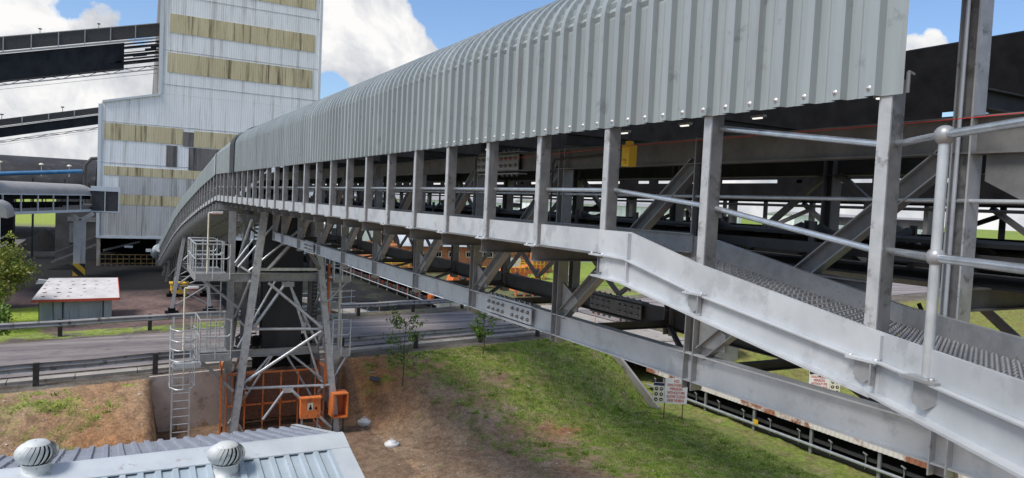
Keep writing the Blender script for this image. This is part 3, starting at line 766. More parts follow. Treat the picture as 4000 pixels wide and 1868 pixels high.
# ------------------------------------------------------------------ second, older gallery beyond (dark)
OG = thing('old_conveyor_gallery', (12.8, 20, -9.1), 'black coal-stained older conveyor gallery running alongside behind the silver one', 'conveyor')
b = MB(); b.box((12.0, -12, 1.86), (12.03, 60, 2.96)); b.build('upper_side_sheet', 'black', OG)
b = MB()
for i in range(9):
    t0 = math.pi * i / 9; t1 = math.pi * (i + 1) / 9
    b.quad((13.3 - 1.3 * math.cos(t0), -12, 2.965 + .0 * i + .12 * math.sin(t0)), (13.3 - 1.3 * math.cos(t1), -12, 2.965 + .12 * math.sin(t1)), (13.3 - 1.3 * math.cos(t1), 60, 2.965 + .12 * math.sin(t1)), (13.3 - 1.3 * math.cos(t0), 60, 2.965 + .12 * math.sin(t0)))
b.build('roof', 'black', OG)
b = MB(); b.box((12.0, -12, .77), (12.03, 7.3, 1.78)); b.box((12.0, 7.3, .77), (12.03, 60, 1.859)); b.box((12.0, -12, .34), (12.03, 60, .70))
u = -12
while u < 60:
    l = random.choice((.5, 1.2, 2.2, .8)); b.box((12.0, u, .7001), (12.03, u + random.uniform(.15, .8), .7699)); u += l
b.build('side_sheet', 'black', OG)
b = MB()
for z in (.24, .31): b.box((12.1, -12, z), (12.2, 60, z + .035))
for z in (-.30, -.42, -.54, -.66, -.77): b.box((12.3, -12, z), (12.4, 60, z + .10))
for q in range(40): b.box((12.25, -12 + q * 1.8, -.7), (12.29, -12 + q * 1.8 + random.uniform(.1, .9), -.2))
b.build('idler_frames', 'black', OG)
rq = random.Random(9)
for q in range(44):
    u = -8 + q * 1.2; b = MB(); b.bar((12.35, u, -.25), (12.35, u, .36), rq.choice((.05, .09, .16)), .08, (0, 1, 0))
    if q % 3 == 0: b.bar((12.35, u, .2), (12.35, u + 1.0, -.2), .07, .07, (1, 0, 0))
    if q % 4 == 1: b.bar((12.35, u, -.02), (12.35, u + rq.uniform(.8, 2.4), -.02), .05, .16)
    b.build('walkway_frame', rq.choice(('black', 'galvshade', 'galvdark')), OG)
b = MB(); b.box((12.0, -12, -1.0), (13.6, 60, -.78)); b.build('floor_beam', 'galvdark', OG)
for k in range(16):
    u = -6 + k * 3.6; b = MB(); b.bar((12.2, u, -1.0), (12.2, u, .34), .14, .14); b.bar((12.2, u + .2, -.75), (12.2, u + 1.7, .3), .08, .08, (1, 0, 0)); b.build('frame_post', 'galvshade', OG)
# ------------------------------------------------------------------ support tower with gravity take-up
TW = thing('support_tower', (5.9, 28.5, -9.1), 'tall splayed silver steel tower under the conveyor holding a black belt loop', 'tower')
def part(name, m, par=TW): return lambda b: b.build(name, m, par)
U1, U2 = 27.5, 30.2
def tb(p0, p1, w_, h, name='leg', m='galv', up=(0, 1, 0), shape='i'):
    b = MB()
    (b.ibeam(p0, p1, w_, h, .016, up) if shape == 'i' else b.bar(p0, p1, w_, h, up)); return b.build(name, m, TW)
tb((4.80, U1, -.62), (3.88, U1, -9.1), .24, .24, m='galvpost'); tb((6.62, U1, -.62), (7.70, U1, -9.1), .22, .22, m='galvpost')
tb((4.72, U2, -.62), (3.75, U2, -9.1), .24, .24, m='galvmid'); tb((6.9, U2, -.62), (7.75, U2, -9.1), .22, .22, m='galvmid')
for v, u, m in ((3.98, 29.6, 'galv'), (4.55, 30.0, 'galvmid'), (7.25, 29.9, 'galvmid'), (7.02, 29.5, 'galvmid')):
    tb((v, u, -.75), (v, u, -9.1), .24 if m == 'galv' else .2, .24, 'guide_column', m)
def vtube(a, c, u, r=.055, name='brace', m='tube'):
    b = MB(); b.tube([(a[0], u, a[1]), (c[0], u, c[1])], r, 10); return b.build(name, m, TW)
# horizontals of the front face
tb((3.4, U1 + .3, -3.10), (6.95, U1 + .3, -3.10), .16, .30, 'beam', 'galv', UP); tb((4.7, U1, -2.78), (6.85, U1, -2.78), .10, .10, 'beam', 'tube', UP, 'b')
tb((2.7, U1 + .4, -5.93), (7.0, U1 + .4, -5.93), .16, .26, 'beam', 'galv', UP); tb((4.0, U1 + .9, -.95), (4.75, U1 + .9, -.95), .2, .26, 'beam', 'galvmid', UP)
vtube((4.45, -4.98), (7.10, -5.08), U1 + .1, .05, 'brace'); vtube((4.10, -7.15), (7.45, -7.28), U1 + .1, .055)
b = MB(); b.box((5.5, U1 + .1, -3.45), (5.95, U1 + .13, -3.26)); b.build('gusset', 'galv', TW)
vtube((5.58, -3.40), (4.50, -5.0), U1 + .12); vtube((5.85, -3.40), (7.0, -6.9), U1 + .30, .045); vtube((5.0, -3.28), (7.02, -5.02), U1 - .02)
vtube((7.0, -5.15), (4.10, -7.0), U1 + .0, .06); vtube((5.3, -6.0), (4.5, -7.0), U1 + .5, .045); vtube((5.9, -6.0), (7.2, -7.1), U1 + .5, .045)
b = MB(); b.box((5.62, U1 - .02, -7.42), (6.02, U1 + .02, -7.24)); b.build('gusset', 'tube', TW)
vtube((5.66, -7.36), (4.95, -8.35), U1, .05); vtube((5.98, -7.36), (7.62, -9.05), U1, .06)
vtube((6.05, -1.6), (6.88, -2.75), U1, .05)
b = MB(); b.bar((5.72, 26.62, -1.62), (4.95, 27.3, -2.75), .11, .10); b.build('brace', 'galvmid', TW)
b = MB(); b.bar((5.98, 26.62, -1.62), (6.8, 27.3, -2.75), .11, .10); b.build('brace', 'galvmid', TW)
# side faces
for v, vb in ((4.35, 3.9), (7.1, 7.6)):
    for (za, zb) in ((-1.0, -2.9), (-3.2, -5.0), (-5.2, -7.1), (-7.3, -8.9)):
        b = MB(); b.tube([(v, U1, za), (v - .1 * (1 if v < 5 else -1), U2, zb)], .05, 8); b.build('brace', 'tube', TW)
        b = MB(); b.tube([(v, U1, zb), (v, U2, zb)], .045, 8); b.build('brace', 'galv', TW)
for v0_, v1_, z0_, z1_, uu in ((4.6, 3.98, -1.75, -2.65, 28.6), (5.2, 4.0, -1.2, -2.75, 28.0)):
    b = MB(); b.tube([(v0_, uu, z0_), (v1_, uu, z1_)], .04, 8); b.build('brace', 'tube', TW)
for z in (-3.1, -5.9): tb((4.3, U2, z), (7.3, U2, z), .16, .22, 'beam', 'galvmid', UP)
for (a, c) in (((4.4, -1.2), (7.0, -3.0)), ((7.0, -1.2), (4.4, -3.0)), ((4.3, -3.2), (7.2, -5.8)), ((7.2, -3.2), (4.3, -5.8)), ((4.3, -6.0), (7.4, -8.8))): vtube(a, c, U2, .045, 'brace', 'galvmid')
# belt loop, take-up pulley and counterweight carriage
b = MB(); b.box((5.10, 29.0, -5.95), (6.58, 29.03, -.75)); b.tube([(5.10, 29.35, -5.95), (6.58, 29.35, -5.95)], .36, 20); b.box((5.10, 29.68, -5.95), (6.58, 29.71, -.75)); b.build('belt_loop', 'rubber', TW)
b = MB(); b.box((4.75, 28.95, -6.30), (6.95, 29.1, -6.15)); b.box((4.75, 28.9, -6.75), (6.95, 29.0, -6.32)); b.tube([(4.8, 29.3, -5.6), (6.9, 29.3, -5.6)], .06, 8); b.box((4.72, 28.8, -5.85), (5.02, 29.2, -5.55)); b.box((6.66, 28.8, -5.85), (6.96, 29.2, -5.55)); b.build('take_up_carriage', 'black', TW)
# vertical cable ladder rungs (dark chain)
for v in (4.82, 7.12):
    b = MB()
    for k in range(34): b.bar((v - .08, 29.25, -.95 - k * .15), (v + .08, 29.25, -.95 - k * .15), .03, .06)
    b.bar((v - .09, 29.25, -.8), (v - .09, 29.25, -6.0), .02, .03); b.bar((v + .09, 29.25, -.8), (v + .09, 29.25, -6.0), .02, .03); b.build('cable_ladder', 'galvshade', TW)
# platforms with guard rails
def platform(v0_, v1_, u0, u1, zd, zr, gap=None, name='access_platform'):
    b = MB(); b.box((v0_, u0, zd - .05), (v1_, u1, zd)); b.box((v0_, u0 - .012, zd - .16), (v1_, u0 - .001, zd + .10)); b.box((v0_ - .012, u0, zd - .16), (v0_ - .001, u1, zd + .10)); b.box((v1_ + .001, u0, zd - .16), (v1_ + .012, u1, zd + .02))
    o = b.build(name, 'galv', TW)
    b = MB(); mid = (zr + zd) / 2 + .05; r = .024
    for uu in (u0, u1):
        for k in range(3):
            vv = v0_ + (v1_ - v0_) * k / 2; b.tube([(vv, uu, zd - .1), (vv, uu, zr)], r, 6)
        b.tube([(v0_, uu, zr), (v1_ - .1, uu, zr), (v1_, uu, zr - .1), (v1_, uu, mid + .1), (v1_ - .1, uu, mid), (v0_, uu, mid)], r, 6)
    for z in (zr, mid):
        b.tube([(v0_, u0, z), (v0_, u1, z)], r, 6)
    b.tube([(v0_, (u0 + u1) / 2, zd), (v0_, (u0 + u1) / 2, zr)], r, 6)
    b.build('guard_rail', 'tube', o)
    return o
platform(2.50, 3.62, 27.2, 28.9, -3.0, -1.87); platform(2.70, 3.72, 27.2, 28.9, -5.85, -4.52)
platform(7.38, 8.02, 27.4, 28.8, -3.12, -2.42); platform(7.42, 8.10, 27.4, 28.8, -6.0, -4.72)
b = MB(); b.tube([(2.75, 27.5, -3.1), (3.95, 27.5, -4.15)], .05, 8); b.build('brace', 'galv', TW)
b = MB(); b.bar((2.8, 27.5, -6.05), (3.9, 27.5, -7.2), .1, .08, (0, 1, 0)); b.build('brace', 'galv', TW)
b = MB(); b.tube([(7.98, 27.5, -3.2), (7.1, 27.5, -4.1)], .04, 8); b.build('brace', 'tube', TW)
b = MB(); b.tube([(8.0, 27.5, -6.15), (7.5, 27.5, -7.0)], .04, 8); b.build('brace', 'tube', TW)
platform(2.55, 3.60, 29.2, 30.8, -3.0, -1.87); platform(7.38, 8.1, 29.2, 30.6, -4.4, -3.4)
for v, z0, z1 in ((3.3, -5.85, -3.0), (7.75, -6.0, -3.12)):
    b = MB(); b.bar((v - .22, 28.7, z0), (v - .22, 28.7, z1 + .9), .04, .03, (0, 1, 0)); b.bar((v + .22, 28.7, z0), (v + .22, 28.7, z1 + .9), .04, .03, (0, 1, 0))
    for q in range(10): b.tube([(v - .22, 28.7, z0 + .28 * q + .1), (v + .22, 28.7, z0 + .28 * q + .1)], .016, 6)
    b.build('platform_ladder', 'tube', TW)
for (a, c) in (((4.5, -3.0), (6.9, -.9)), ((4.2, -5.9), (5.6, -3.2)), ((7.2, -5.9), (5.9, -3.2)), ((3.95, -8.8), (5.6, -6.1)), ((7.5, -8.8), (5.9, -6.1))): vtube(a, c, 28.9, .045)
# caged ladder
LD = MB(); 
for vv in (1.86, 2.42): LD.bar((vv, 27.3, -9.1), (vv, 27.3, -4.4), .05, .03)
k = 0
while -9.0 + k * .275 < -4.9:
    z = -9.0 + k * .275; LD.tube([(1.86, 27.3, z), (2.42, 27.3, z)], .017, 6); k += 1
lad = LD.build('ladder', 'tube', TW)
b = MB()
for z in (-4.75, -5.12, -5.42, -5.80, -6.75):
    b.tube([(1.78, 27.5, z), (1.76, 26.9, z), (1.95, 26.55, z - .02), (2.36, 26.55, z - .02), (2.53, 26.9, z), (2.52, 27.5, z)], .022, 6)
for vv, uu in ((1.76, 26.9), (2.15, 26.53), (2.53, 26.9), (1.78, 27.5), (2.52, 27.5)): b.tube([(vv, uu, -6.75), (vv, uu, -4.75)], .017, 6)
b.build('safety_cage', 'tube', lad)
b = MB(); b.box((1.85, 26.9, -6.12), (2.72, 27.25, -5.96)); b.build('landing_plate', 'galvlight', lad)
# orange conduit up the right leg
b = MB(); b.box((7.24, 27.72, -7.4), (7.32, 27.8, -2.6)); b.build('cable_riser', 'orange', TW)
# tower-mounted lamps: hang on the tower, each its own thing
def lamp(v, u, z0, z1, dirv, label, red=False):
    o = thing('floodlight_pole', (v, u, z0), label, 'lamp', 'lamps on the tower platforms')
    b = MB(); b.tube([(v, u, z0), (v, u, z1)], [.035, .028], 8); b.build('pole', 'cream', o)
    b = MB(); b.tube([(v, u, z1 - .01), (v + dirv * .18, u, z1)], .025, 8); b.build('arm', 'white', o)
    b = MB(); b.bar((v + dirv * .10, u, z1 + .01), (v + dirv * .46, u, z1 + .02), .16, .07); hd = b.build('lamp_head', 'white', o)
    b = MB(); b.bar((v + dirv * .12, u, z1 - .045), (v + dirv * .42, u, z1 - .035), .13, .03); b.build('reflector', 'red' if red else 'orangedull', hd)
lamp(2.92, 27.6, -2.95, -.78, 1, 'cream lamp pole on the upper left platform of the silver tower')
lamp(2.28, 28.5, -5.8, -3.55, 1, 'lamp pole with red underside above the caged ladder', True)
lamp(7.70, 27.6, -5.95, -3.10, -1, 'lamp pole on the lower right platform of the silver tower')

# orange counterweight enclosure
CG = thing('mesh_enclosure', (5.6, 28.6, -9.1), 'bright orange mesh guard fence around the foot of the silver tower', 'fence')
def panel(p0, p1, z0, z1, n, name='mesh_panel'):
    p0 = Vector((p0[0], p0[1], 0)); p1 = Vector((p1[0], p1[1], 0)); b = MB()
    for z in (z0, z1, (z0 * .52 + z1 * .48)): b.bar(p0 + UP * z, p1 + UP * z, .05, .06)
    for k in range(n + 1):
        p = p0.lerp(p1, k / n); b.bar(p + UP * (z0 + .03), p + UP * (z1 - .03), .05, .05)
    o = b.build(name, 'orange', CG)
    b = MB(); L = (p1 - p0).length; m_ = int(L / .09)
    for k in range(m_):
        p = p0.lerp(p1, (k + .5) / m_); b.bar(p + UP * (z0 + .03), p + UP * (z1 - .03), .006, .006)
    k = 0
    while z0 + .09 * k < z1: b.bar(p0 + UP * (z0 + .09 * k), p1 + UP * (z0 + .09 * k), .006, .006); k += 1
    b.build('wire_mesh', 'rustpost', o)  # wires coloured dark for the shaded inside of the enclosure
panel((3.75, 28.2), (7.0, 28.2), -9.05, -6.75, 5); panel((3.45, 27.4), (3.75, 29.6), -9.05, -6.6, 2); panel((7.35, 28.2), (7.35, 30.0), -9.05, -6.7, 2); panel((3.75, 30.1), (7.3, 30.1), -9.05, -6.4, 5)
b = MB(); b.box((4.1, 28.9, -8.7), (7.0, 29.7, -7.0)); o = b.build('counterweight', 'rustpost', TW)  # enlarged as a dark backdrop for the shade behind the mesh
JB = thing('control_box', (6.5, 26.95, -8.6), 'orange control box with white triangle label in front of the mesh fence', 'control box')
b = MB(); b.box((6.17, 26.85, -8.28), (6.90, 27.08, -7.55)); b.build('cabinet', 'orange', JB)
b = MB(); b.box((6.14, 26.80, -7.545), (6.93, 27.10, -7.50)); b.build('rain_hood', 'orange', JB)
b = MB(); b.prism([(6.42, 26.845, -7.98), (6.62, 26.845, -7.98), (6.62, 26.845, -7.70), (6.42, 26.845, -7.70)], (0, -.006, 0)); b.build('warning_label', 'cream', JB)
b = MB(); b.prism([(6.45, 26.836, -7.95), (6.59, 26.836, -7.95), (6.52, 26.836, -7.74)], (0, -.005, 0)); b.build('warning_triangle', 'black', JB)
b = MB(); b.box((6.70, 26.82, -7.95), (6.76, 26.848, -7.87)); b.build('latch', 'black', JB)
b = MB()
for v in (6.25, 6.82): b.bar((v, 26.98, -9.1), (v, 26.98, -8.28), .06, .06)
b.build('stand', 'galv', JB)
GB = thing('cable_drum_guard', (7.6, 27.1, -9.0), 'open orange guard frame outside the right leg of the silver tower', 'guard')
b = MB(); b.box((7.42, 27.05, -8.45), (7.47, 27.7, -7.5)); b.box((7.96, 27.05, -8.45), (8.01, 27.7, -7.5)); b.box((7.47, 27.05, -7.55), (7.96, 27.7, -7.5)); b.box((7.47, 27.05, -8.45), (7.96, 27.7, -8.40)); b.build('casing', 'orange', GB)
b = MB(); b.box((7.47, 27.6, -8.40), (7.96, 27.64, -7.55)); b.build('back_plate', 'orangedull', GB)
b = MB(); b.bar((7.5, 27.3, -9.1), (7.5, 27.3, -8.45), .05, .05); b.bar((7.9, 27.3, -9.1), (7.9, 27.3, -8.45), .05, .05); b.build('stand', 'galvshade', GB)

# ------------------------------------------------------------------ second trestle under the descending part
TR = thing('trestle', (5.0, 57, YARD), 'narrow dark trestle with black feet under the falling end of the conveyor', 'trestle')
legs = [((3.5, 53.4), (4.3, 55)), ((5.9, 53.8), (5.6, 55)), ((4.1, 62.4), (4.6, 60)), ((6.5, 62.4), (6.2, 60))]
for q in range(9):
    u0_ = 53 + q * 2.4; b = MB(); b.tube([(4.6, u0_, -.9 + dz(u0_)), (4.6, u0_ + 2.4, -2.3 + dz(u0_ + 2.4))], .05, 6); b.tube([(6.4, u0_, -2.3 + dz(u0_)), (6.4, u0_ + 2.4, -.9 + dz(u0_ + 2.4))], .05, 6); b.bar((4.6, u0_, -2.3 + dz(u0_)), (4.6, u0_ + 2.4, -2.3 + dz(u0_ + 2.4)), .12, .12); b.bar((4.6, u0_ + 1.2, -1.6 + dz(u0_ + 1.2)), (6.4, u0_ + 1.2, -1.6 + dz(u0_ + 1.2)), .08, .08); b.build('lattice_girder', 'galvdark', TR)
for (bx_, by_), (tx, ty) in legs:
    b = MB(); b.bar((bx_, by_, YARD + .35), (tx, ty, -.8 + dz(ty)), .2, .2, (0, 1, 0)); lg = b.build('leg', 'galv', TR)
    b = MB(); b.box((bx_ - .4, by_ - .4, YARD - .1), (bx_ + .4, by_ + .4, YARD + .18)); b.box((bx_ - .22, by_ - .22, YARD + .18), (bx_ + .22, by_ + .22, YARD + .4)); b.build('foot', 'black', lg)
def tpt(i, t):
    (a, bb), (c, d) = legs[i]; z = YARD + .35 + t * (-.8 + dz(d) - YARD - .35); return (a + (c - a) * t, bb + (d - bb) * t, z)
for i, j in ((0, 1), (2, 3), (0, 2), (1, 3)):
    for t0, t1 in ((.02, .3), (.3, .6), (.6, .95)):
        b = MB(); b.tube([tpt(i, t0), tpt(j, t1)], .06, 6); b.tube([tpt(j, t0), tpt(i, t1)], .06, 6); b.tube([tpt(i, t1), tpt(j, t1)], .06, 6); b.build('brace', 'galv', TR)
TR2 = thing('trestle', (5.5, 74, YARD), 'rearmost trestle close to the building under the conveyor end', 'trestle')
for bx_, by_ in ((4.2, 72), (7.0, 72), (4.2, 77), (7.0, 77)):
    b = MB(); b.bar((bx_, by_, YARD), (bx_ + (.3 if bx_ < 5 else -.3), by_, -.8 + dz(by_)), .2, .2, (0, 1, 0)); b.build('leg', 'galvdark', TR2)
for by_ in (72, 77):
    b = MB(); b.tube([(4.2, by_, YARD + .3), (7, by_, -1.2 + dz(by_))], .06, 6); b.tube([(7, by_, YARD + .3), (4.2, by_, -1.2 + dz(by_))], .06, 6); b.build('brace', 'galvdark', TR2)
SK = thing('yellow_skip', (4.6, 62.8, YARD), 'yellow steel box with two dark holes at the foot of the trestle', 'container')
b = MB(); b.box((4.0, 62.0, YARD + .25), (5.2, 63.2, YARD + .95)); b.box((3.9, 61.95, YARD + .96), (5.3, 63.25, YARD + 1.05)); b.box((4.1, 62.1, YARD), (4.3, 63, YARD + .249)); b.box((4.9, 62.1, YARD), (5.1, 63, YARD + .249)); b.build('body', 'yellow', SK)
b = MB()
for v in (4.35, 4.85): b.lathe((v, 61.995, YARD + .62), [(.13, 0), (.13, .01), (.0005, .012)], 14, (0, -1, 0))
b.build('opening', 'black', SK)

# ------------------------------------------------------------------ guard rails along the road
def guard(fr_, va, vb, zg, side, label, group=None, first=None, step=3.75, skip=(22.6, 27.2)):
    t = thing('guard_rail', ((va + vb) / 2, fr_((va + vb) / 2), zg), label, 'guard rail')
    b = MB(); prof = [(0, -.155), (.035, -.13), (.08, -.085), (.035, -.03), (.005, 0), (.035, .03), (.08, .085), (.035, .13), (0, .155)]
    n = int((vb - va) / 1.9); vs = []; 
    for i in range(n + 1):
        v = va + (vb - va) * i / n; wob = .018 * math.sin(v * 1.7) + .012 * math.sin(v * .61)
        for (o_, z) in prof: vs.append((v, fr_(v) + side * o_, zg + .62 + z + wob))
    m_ = len(prof)
    b.add(vs, [(i * m_ + j, i * m_ + j + 1, (i + 1) * m_ + j + 1, (i + 1) * m_ + j) for i in range(n) for j in range(m_ - 1)])
    b.build('rail', 'railsteel', t, recalc=False)
    v = first
    while v < vb:
        if v > va:
            u = fr_(v); b = MB(); b.box((v - .09, u - side * .03, zg - .35), (v + .09, u - side * .19, zg + .80)); b.box((v - .05, u - side * .03 + side * .001, zg + .5), (v + .05, u + side * .03, zg + .74)); b.build('rail_post', 'postwood', t)
        v += step
    return t
M['railsteel'] = surf('guard_rail_steel', (.26, .255, .25), (.44, .43, .42), .7, .55, .3, sv=(1, 1, 3), spots=((.10, .09, .085), .40, 2.2))
M['postwood'] = surf('tarred_timber_post', (.018, .016, .015), (.06, .05, .045), 6, .9)
guard(near_rail, -60, 22.3, -7.05, 1, 'nearer road guard rail with dark timber posts on the grassy bank edge', first=-2.28 - 3.75 * 15)
guard(far_rail, -60, 21.6, -7.05, -1, 'farther road guard rail between the road and the coal yard', first=-2.1 - 3.75 * 15)

# ------------------------------------------------------------------ foreground building with turbine vents
RB = thing('ribbed_roof_building', (.5, 16.5, -9.1), 'low silver ribbed roof building with white ridge cap at the bottom left', 'building')
RU, RZ = 15.72, -5.27; SL = .243; VR = 4.50
def roof_slope(du0, du1, sgn, name, m):
    b = MB(); p = .30; v = -9.0; st = []
    while v < VR - .12:
        st += [(v, 0), (v + .16, 0), (v + .185, .05), (v + .275, .05), (v + .30 - 1e-4, 0)]; v += p
    st = [s for s in st if s[0] < VR - .1] + [(VR - .1, 0)]
    vs = []; ds = [du0, (du0 + du1) * .48, (du0 + du1) * .48 + .01, du1]
    for j, d in enumerate(ds):
        for (x, h) in st: vs.append((x, RU + sgn * d, RZ - .05 - SL * d + h - (.014 if j >= 2 and sgn > 0 else 0)))
    n = len(st)
    b.add(vs, [(k * n + i, k * n + i + 1, (k + 1) * n + i + 1, (k + 1) * n + i) for k in range(3) for i in range(n - 1)])
    return b.build(name, m, RB, recalc=False)
M['roofblue'] = surf('weathered_roof_sheet_shaded', (.24, .26, .31), (.33, .36, .42), 1.0, .5, .2, spots=((.18, .17, .18), .36, 5), streak=((.2, .21, .24), .3, 3))  # far slope's shade put into the colour
M['rooflight'] = surf('lit_roof_sheet', (.34, .41, .45), (.46, .53, .58), 1.0, .45, .15, spots=((.3, .31, .31), .33, 4))  # lit copy of the roof sheet for the near slope
M['ridgecap'] = surf('ridge_flashing', (.44, .48, .51), (.56, .60, .63), 1.2, .5, .1, spots=((.34, .32, .30), .36, 3))
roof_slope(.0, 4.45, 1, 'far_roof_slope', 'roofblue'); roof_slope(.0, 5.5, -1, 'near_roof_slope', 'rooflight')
b = MB(); b.prism([(-9, RU + .06, RZ + .03), (-9, RU - .06, RZ + .03), (-9, RU - .55, RZ + .02 - .55 * SL), (-9, RU - .55, RZ - .005 - .55 * SL), (-9, RU, RZ - .01), (-9, RU + .30, RZ - .01 - .30 * SL), (-9, RU + .30, RZ + .02 - .30 * SL)], (VR + 9 + .06, 0, 0)); b.build('ridge_cap', 'ridgecap', RB)
b = MB()
for sgn, d in ((1, 4.5), (-1, 5.5)):
    p0 = Vector((VR, RU, RZ - .005)); p1 = Vector((VR, RU + sgn * d, RZ - .005 - SL * d)); wd = .34 if sgn < 0 else .12
    b.add([p0 + Vector((-wd, 0, .012)), p0 + Vector((.06, 0, .012)), p1 + Vector((.06, 0, .012)), p1 + Vector((-wd, 0, .012)), p0 + Vector((.06, 0, -.25)), p1 + Vector((.06, 0, -.25))], [(0, 1, 2, 3), (1, 4, 5, 2)])
b.build('barge_flashing', 'ridgecap', RB, recalc=False)
b = MB(); b.prism([(VR + .02, RU + 4.3, -9.1), (VR + .02, RU - 5.2, -9.1), (VR + .02, RU - 5.2, RZ - .1 - SL * 5.3), (VR + .02, RU, RZ - .1), (VR + .02, RU + 4.3, RZ - .1 - SL * 4.3)], (-.1, 0, 0)); b.box((-9, RU + 4.2, -9.1), (VR - .1, RU + 4.3, RZ - .12 - SL * 4.3)); b.box((-9, RU - 5.3, -9.1), (VR - .1, RU - 5.2, RZ - .15 - SL * 5.3)); b.build('wall', 'palewall', RB)
for i in range(30):
    for d in (.9, 2.1, 3.6):
        x = -3.8 + i * .30 + .07
        if (i * 7 + int(d * 10)) % 3: continue
        b = MB(); b.lathe((x + .16, RU + d, RZ - .05 - SL * d + .035), [(.022, 0), (.012, .012), (.0005, .014)], 6); b.build('roof_fixing', 'bolt', RB)
def vent(v, u, z, label):
    t = thing('turbine_vent', (v, u, z), label, 'roof ventilator', 'turbine vents on the ribbed roof')
    b = MB(); b.lathe((v, u, z - .10), [(.33, -.02), (.30, .0), (.30, .02), (.23, .03), (.23, .20), (.25, .21), (.25, .24)], 28); b.build('collar', 'ventwhite', t)
    b = MB(); b.prism([(v - .42, u - .42, z - .20), (v + .42, u - .42, z - .20), (v + .42, u + .34, z - .06), (v - .42, u + .34, z - .06)], (0, 0, .012)); b.build('base_flashing', 'ridgecap', t)
    b = MB(); b.lathe((v, u, z + .11), [(.20, 0), (.22, .12), (.20, .26), (.08, .36)], 20); b.build('dark_core', 'black', t)
    b = MB(); nb = 22; R_ = .335; hh = .20; zc = z + .31
    for k in range(nb):
        a0 = 2 * math.pi * k / nb; vs = []
        for i in range(9):
            ph = -1.0 + 2.1 * i / 8; tw = a0 + .55 * (i / 8)
            rr = R_ * math.cos(ph * .95) * 1.0 + .02; zz = zc + hh * math.sin(ph) * 1.05
            for da, dr in ((0, .0), (.235, -.035)): vs.append((v + (rr + dr) * math.cos(tw + da), u + (rr + dr) * math.sin(tw + da), zz))
        b.add(vs, [(2 * i, 2 * i + 1, 2 * i + 3, 2 * i + 2) for i in range(8)], True)
    b.build('vanes', 'ventwhite', t, recalc=False)
    b = MB(); b.lathe((v, u, zc + .165), [(.22, 0), (.17, .045), (.08, .065), (.0005, .07)], 24); b.build('cap', 'ventwhite', t)
M['ventwhite'] = surf('pale_aluminium', (.50, .52, .51), (.66, .68, .67), 3, .6, .1, spots=((.34, .33, .31), .38, 6))
vent(-1.17, 15.62, -5.26, 'leftmost round turbine vent on the silver roof ridge')
vent(2.02, 14.95, -5.46, 'right-hand round turbine vent on the silver roof ridge below the tower')

# ------------------------------------------------------------------ concrete retaining wall beside the tower
def wall_prism(v0_, v1_, z0, z1, th=.25, off=-.75):
    b = MB(); vs = []
    for v in (v0_, v1_):
        u = near_rail(v) + off
        for uu in (u - th, u):
            vs += [(v, uu, z0), (v, uu, z1)]
    b.add(vs, [(0, 1, 5, 4), (2, 6, 7, 3), (1, 3, 7, 5), (0, 4, 6, 2), (0, 2, 3, 1), (4, 5, 7, 6)]); return b
tag(wall_prism(1.25, 8.7, -9.3, -6.98, .12, -.70).build('retaining_wall', 'wallpale'), 'stained concrete retaining wall below the road beside the caged ladder', 'wall')
b = MB(); b.prism([(1.25, 29.6, -6.99), (.9, 29.4, -7.05), (1.0, 24.5, -9.3), (1.25, 24.5, -9.3)], (.01, 0, 0))
# ------------------------------------------------------------------ bank objects
def dome(v, u, label):
    z = ground_h(v, u); o = thing('white_cover', (v, u, z), label, 'cover', 'white round covers on the brown soil')
    z += .10; b = MB(); b.lathe((v, u, z - .06), [(.22, -.1), (.27, .03), (.27, .06), (.25, .08), (.17, .09), (.16, .14), (.13, .16), (.0005, .165)], 22); b.build('lid', 'white', o)
    b = MB(); b.tube([(v - .06, u, z + .13), (v - .05, u, z + .175), (v + .05, u, z + .175), (v + .06, u, z + .13)], .01, 6); b.build('handle', 'white', o)
dome(9.0, 28.1, 'white round cover on brown soil close to the orange guard'); dome(9.15, 25.2, 'white round cover on brown soil farther from the tower, lower in the picture')
def sapling(v, u, h, r, n, label, lean=0, seed=1):
    rnd = random.Random(seed); z = ground_h(v, u) - .03
    t = thing('young_tree', (v, u, z), label, 'tree', 'young trees planted on the bank')
    b = MB(); pts = [(v + lean * (i / 6) ** 2 + .03 * math.sin(i), u + .02 * math.cos(i * 2), z + h * i / 6) for i in range(7)]
    b.tube(pts, [.028 - .0035 * i for i in range(7)], 6); lb = MB()
    for k in range(26):
        s = rnd.uniform(.25, .98); a = rnd.uniform(0, 6.28); p = Vector(pts[0]).lerp(Vector(pts[6]), s)
        L = r * (1.15 - abs(s - .6) * 1.1) * rnd.uniform(.6, 1.1)
        q = p + Vector((math.cos(a) * L, math.sin(a) * L, L * rnd.uniform(.3, .9)))
        b.tube([p, (p + q) / 2 + Vector((0, 0, .03)), q], [.009, .006, .003], 4)
        for j in range(n):
            f = rnd.uniform(.35, 1.1); c = p.lerp(q, f) + Vector([rnd.gauss(0, .07) for _ in range(3)])
            d1 = Vector([rnd.gauss(0, 1) for _ in range(3)]).normalized(); d2 = d1.cross(Vector([rnd.gauss(0, 1) for _ in range(3)])).normalized(); l = rnd.uniform(.05, .095)
            lb.add([c - d1 * l, c + d2 * l * .45, c + d1 * l, c - d2 * l * .45], [(0, 1, 2, 3)])
    b.build('trunk', 'bark', t); lb.build('crown', 'leaf', t, recalc=False)
sapling(15.6, 33.0 - 2.2, 2.3, .66, 34, 'bushier young tree nearest the guard rail, farther from the tower', 0, 3)
sapling(10.75, 28.6, 2.8, .95, 27, 'sparser taller young tree on the brown bank beside the tower', .1, 5)
b = MB(); z = ground_h(9.9, 29.4); b.prism([(9.5, 29.2, z + .06), (9.85, 29.0, z + .02), (10.0, 29.35, z + .09), (9.65, 29.55, z + .13)], (0, 0, .04))
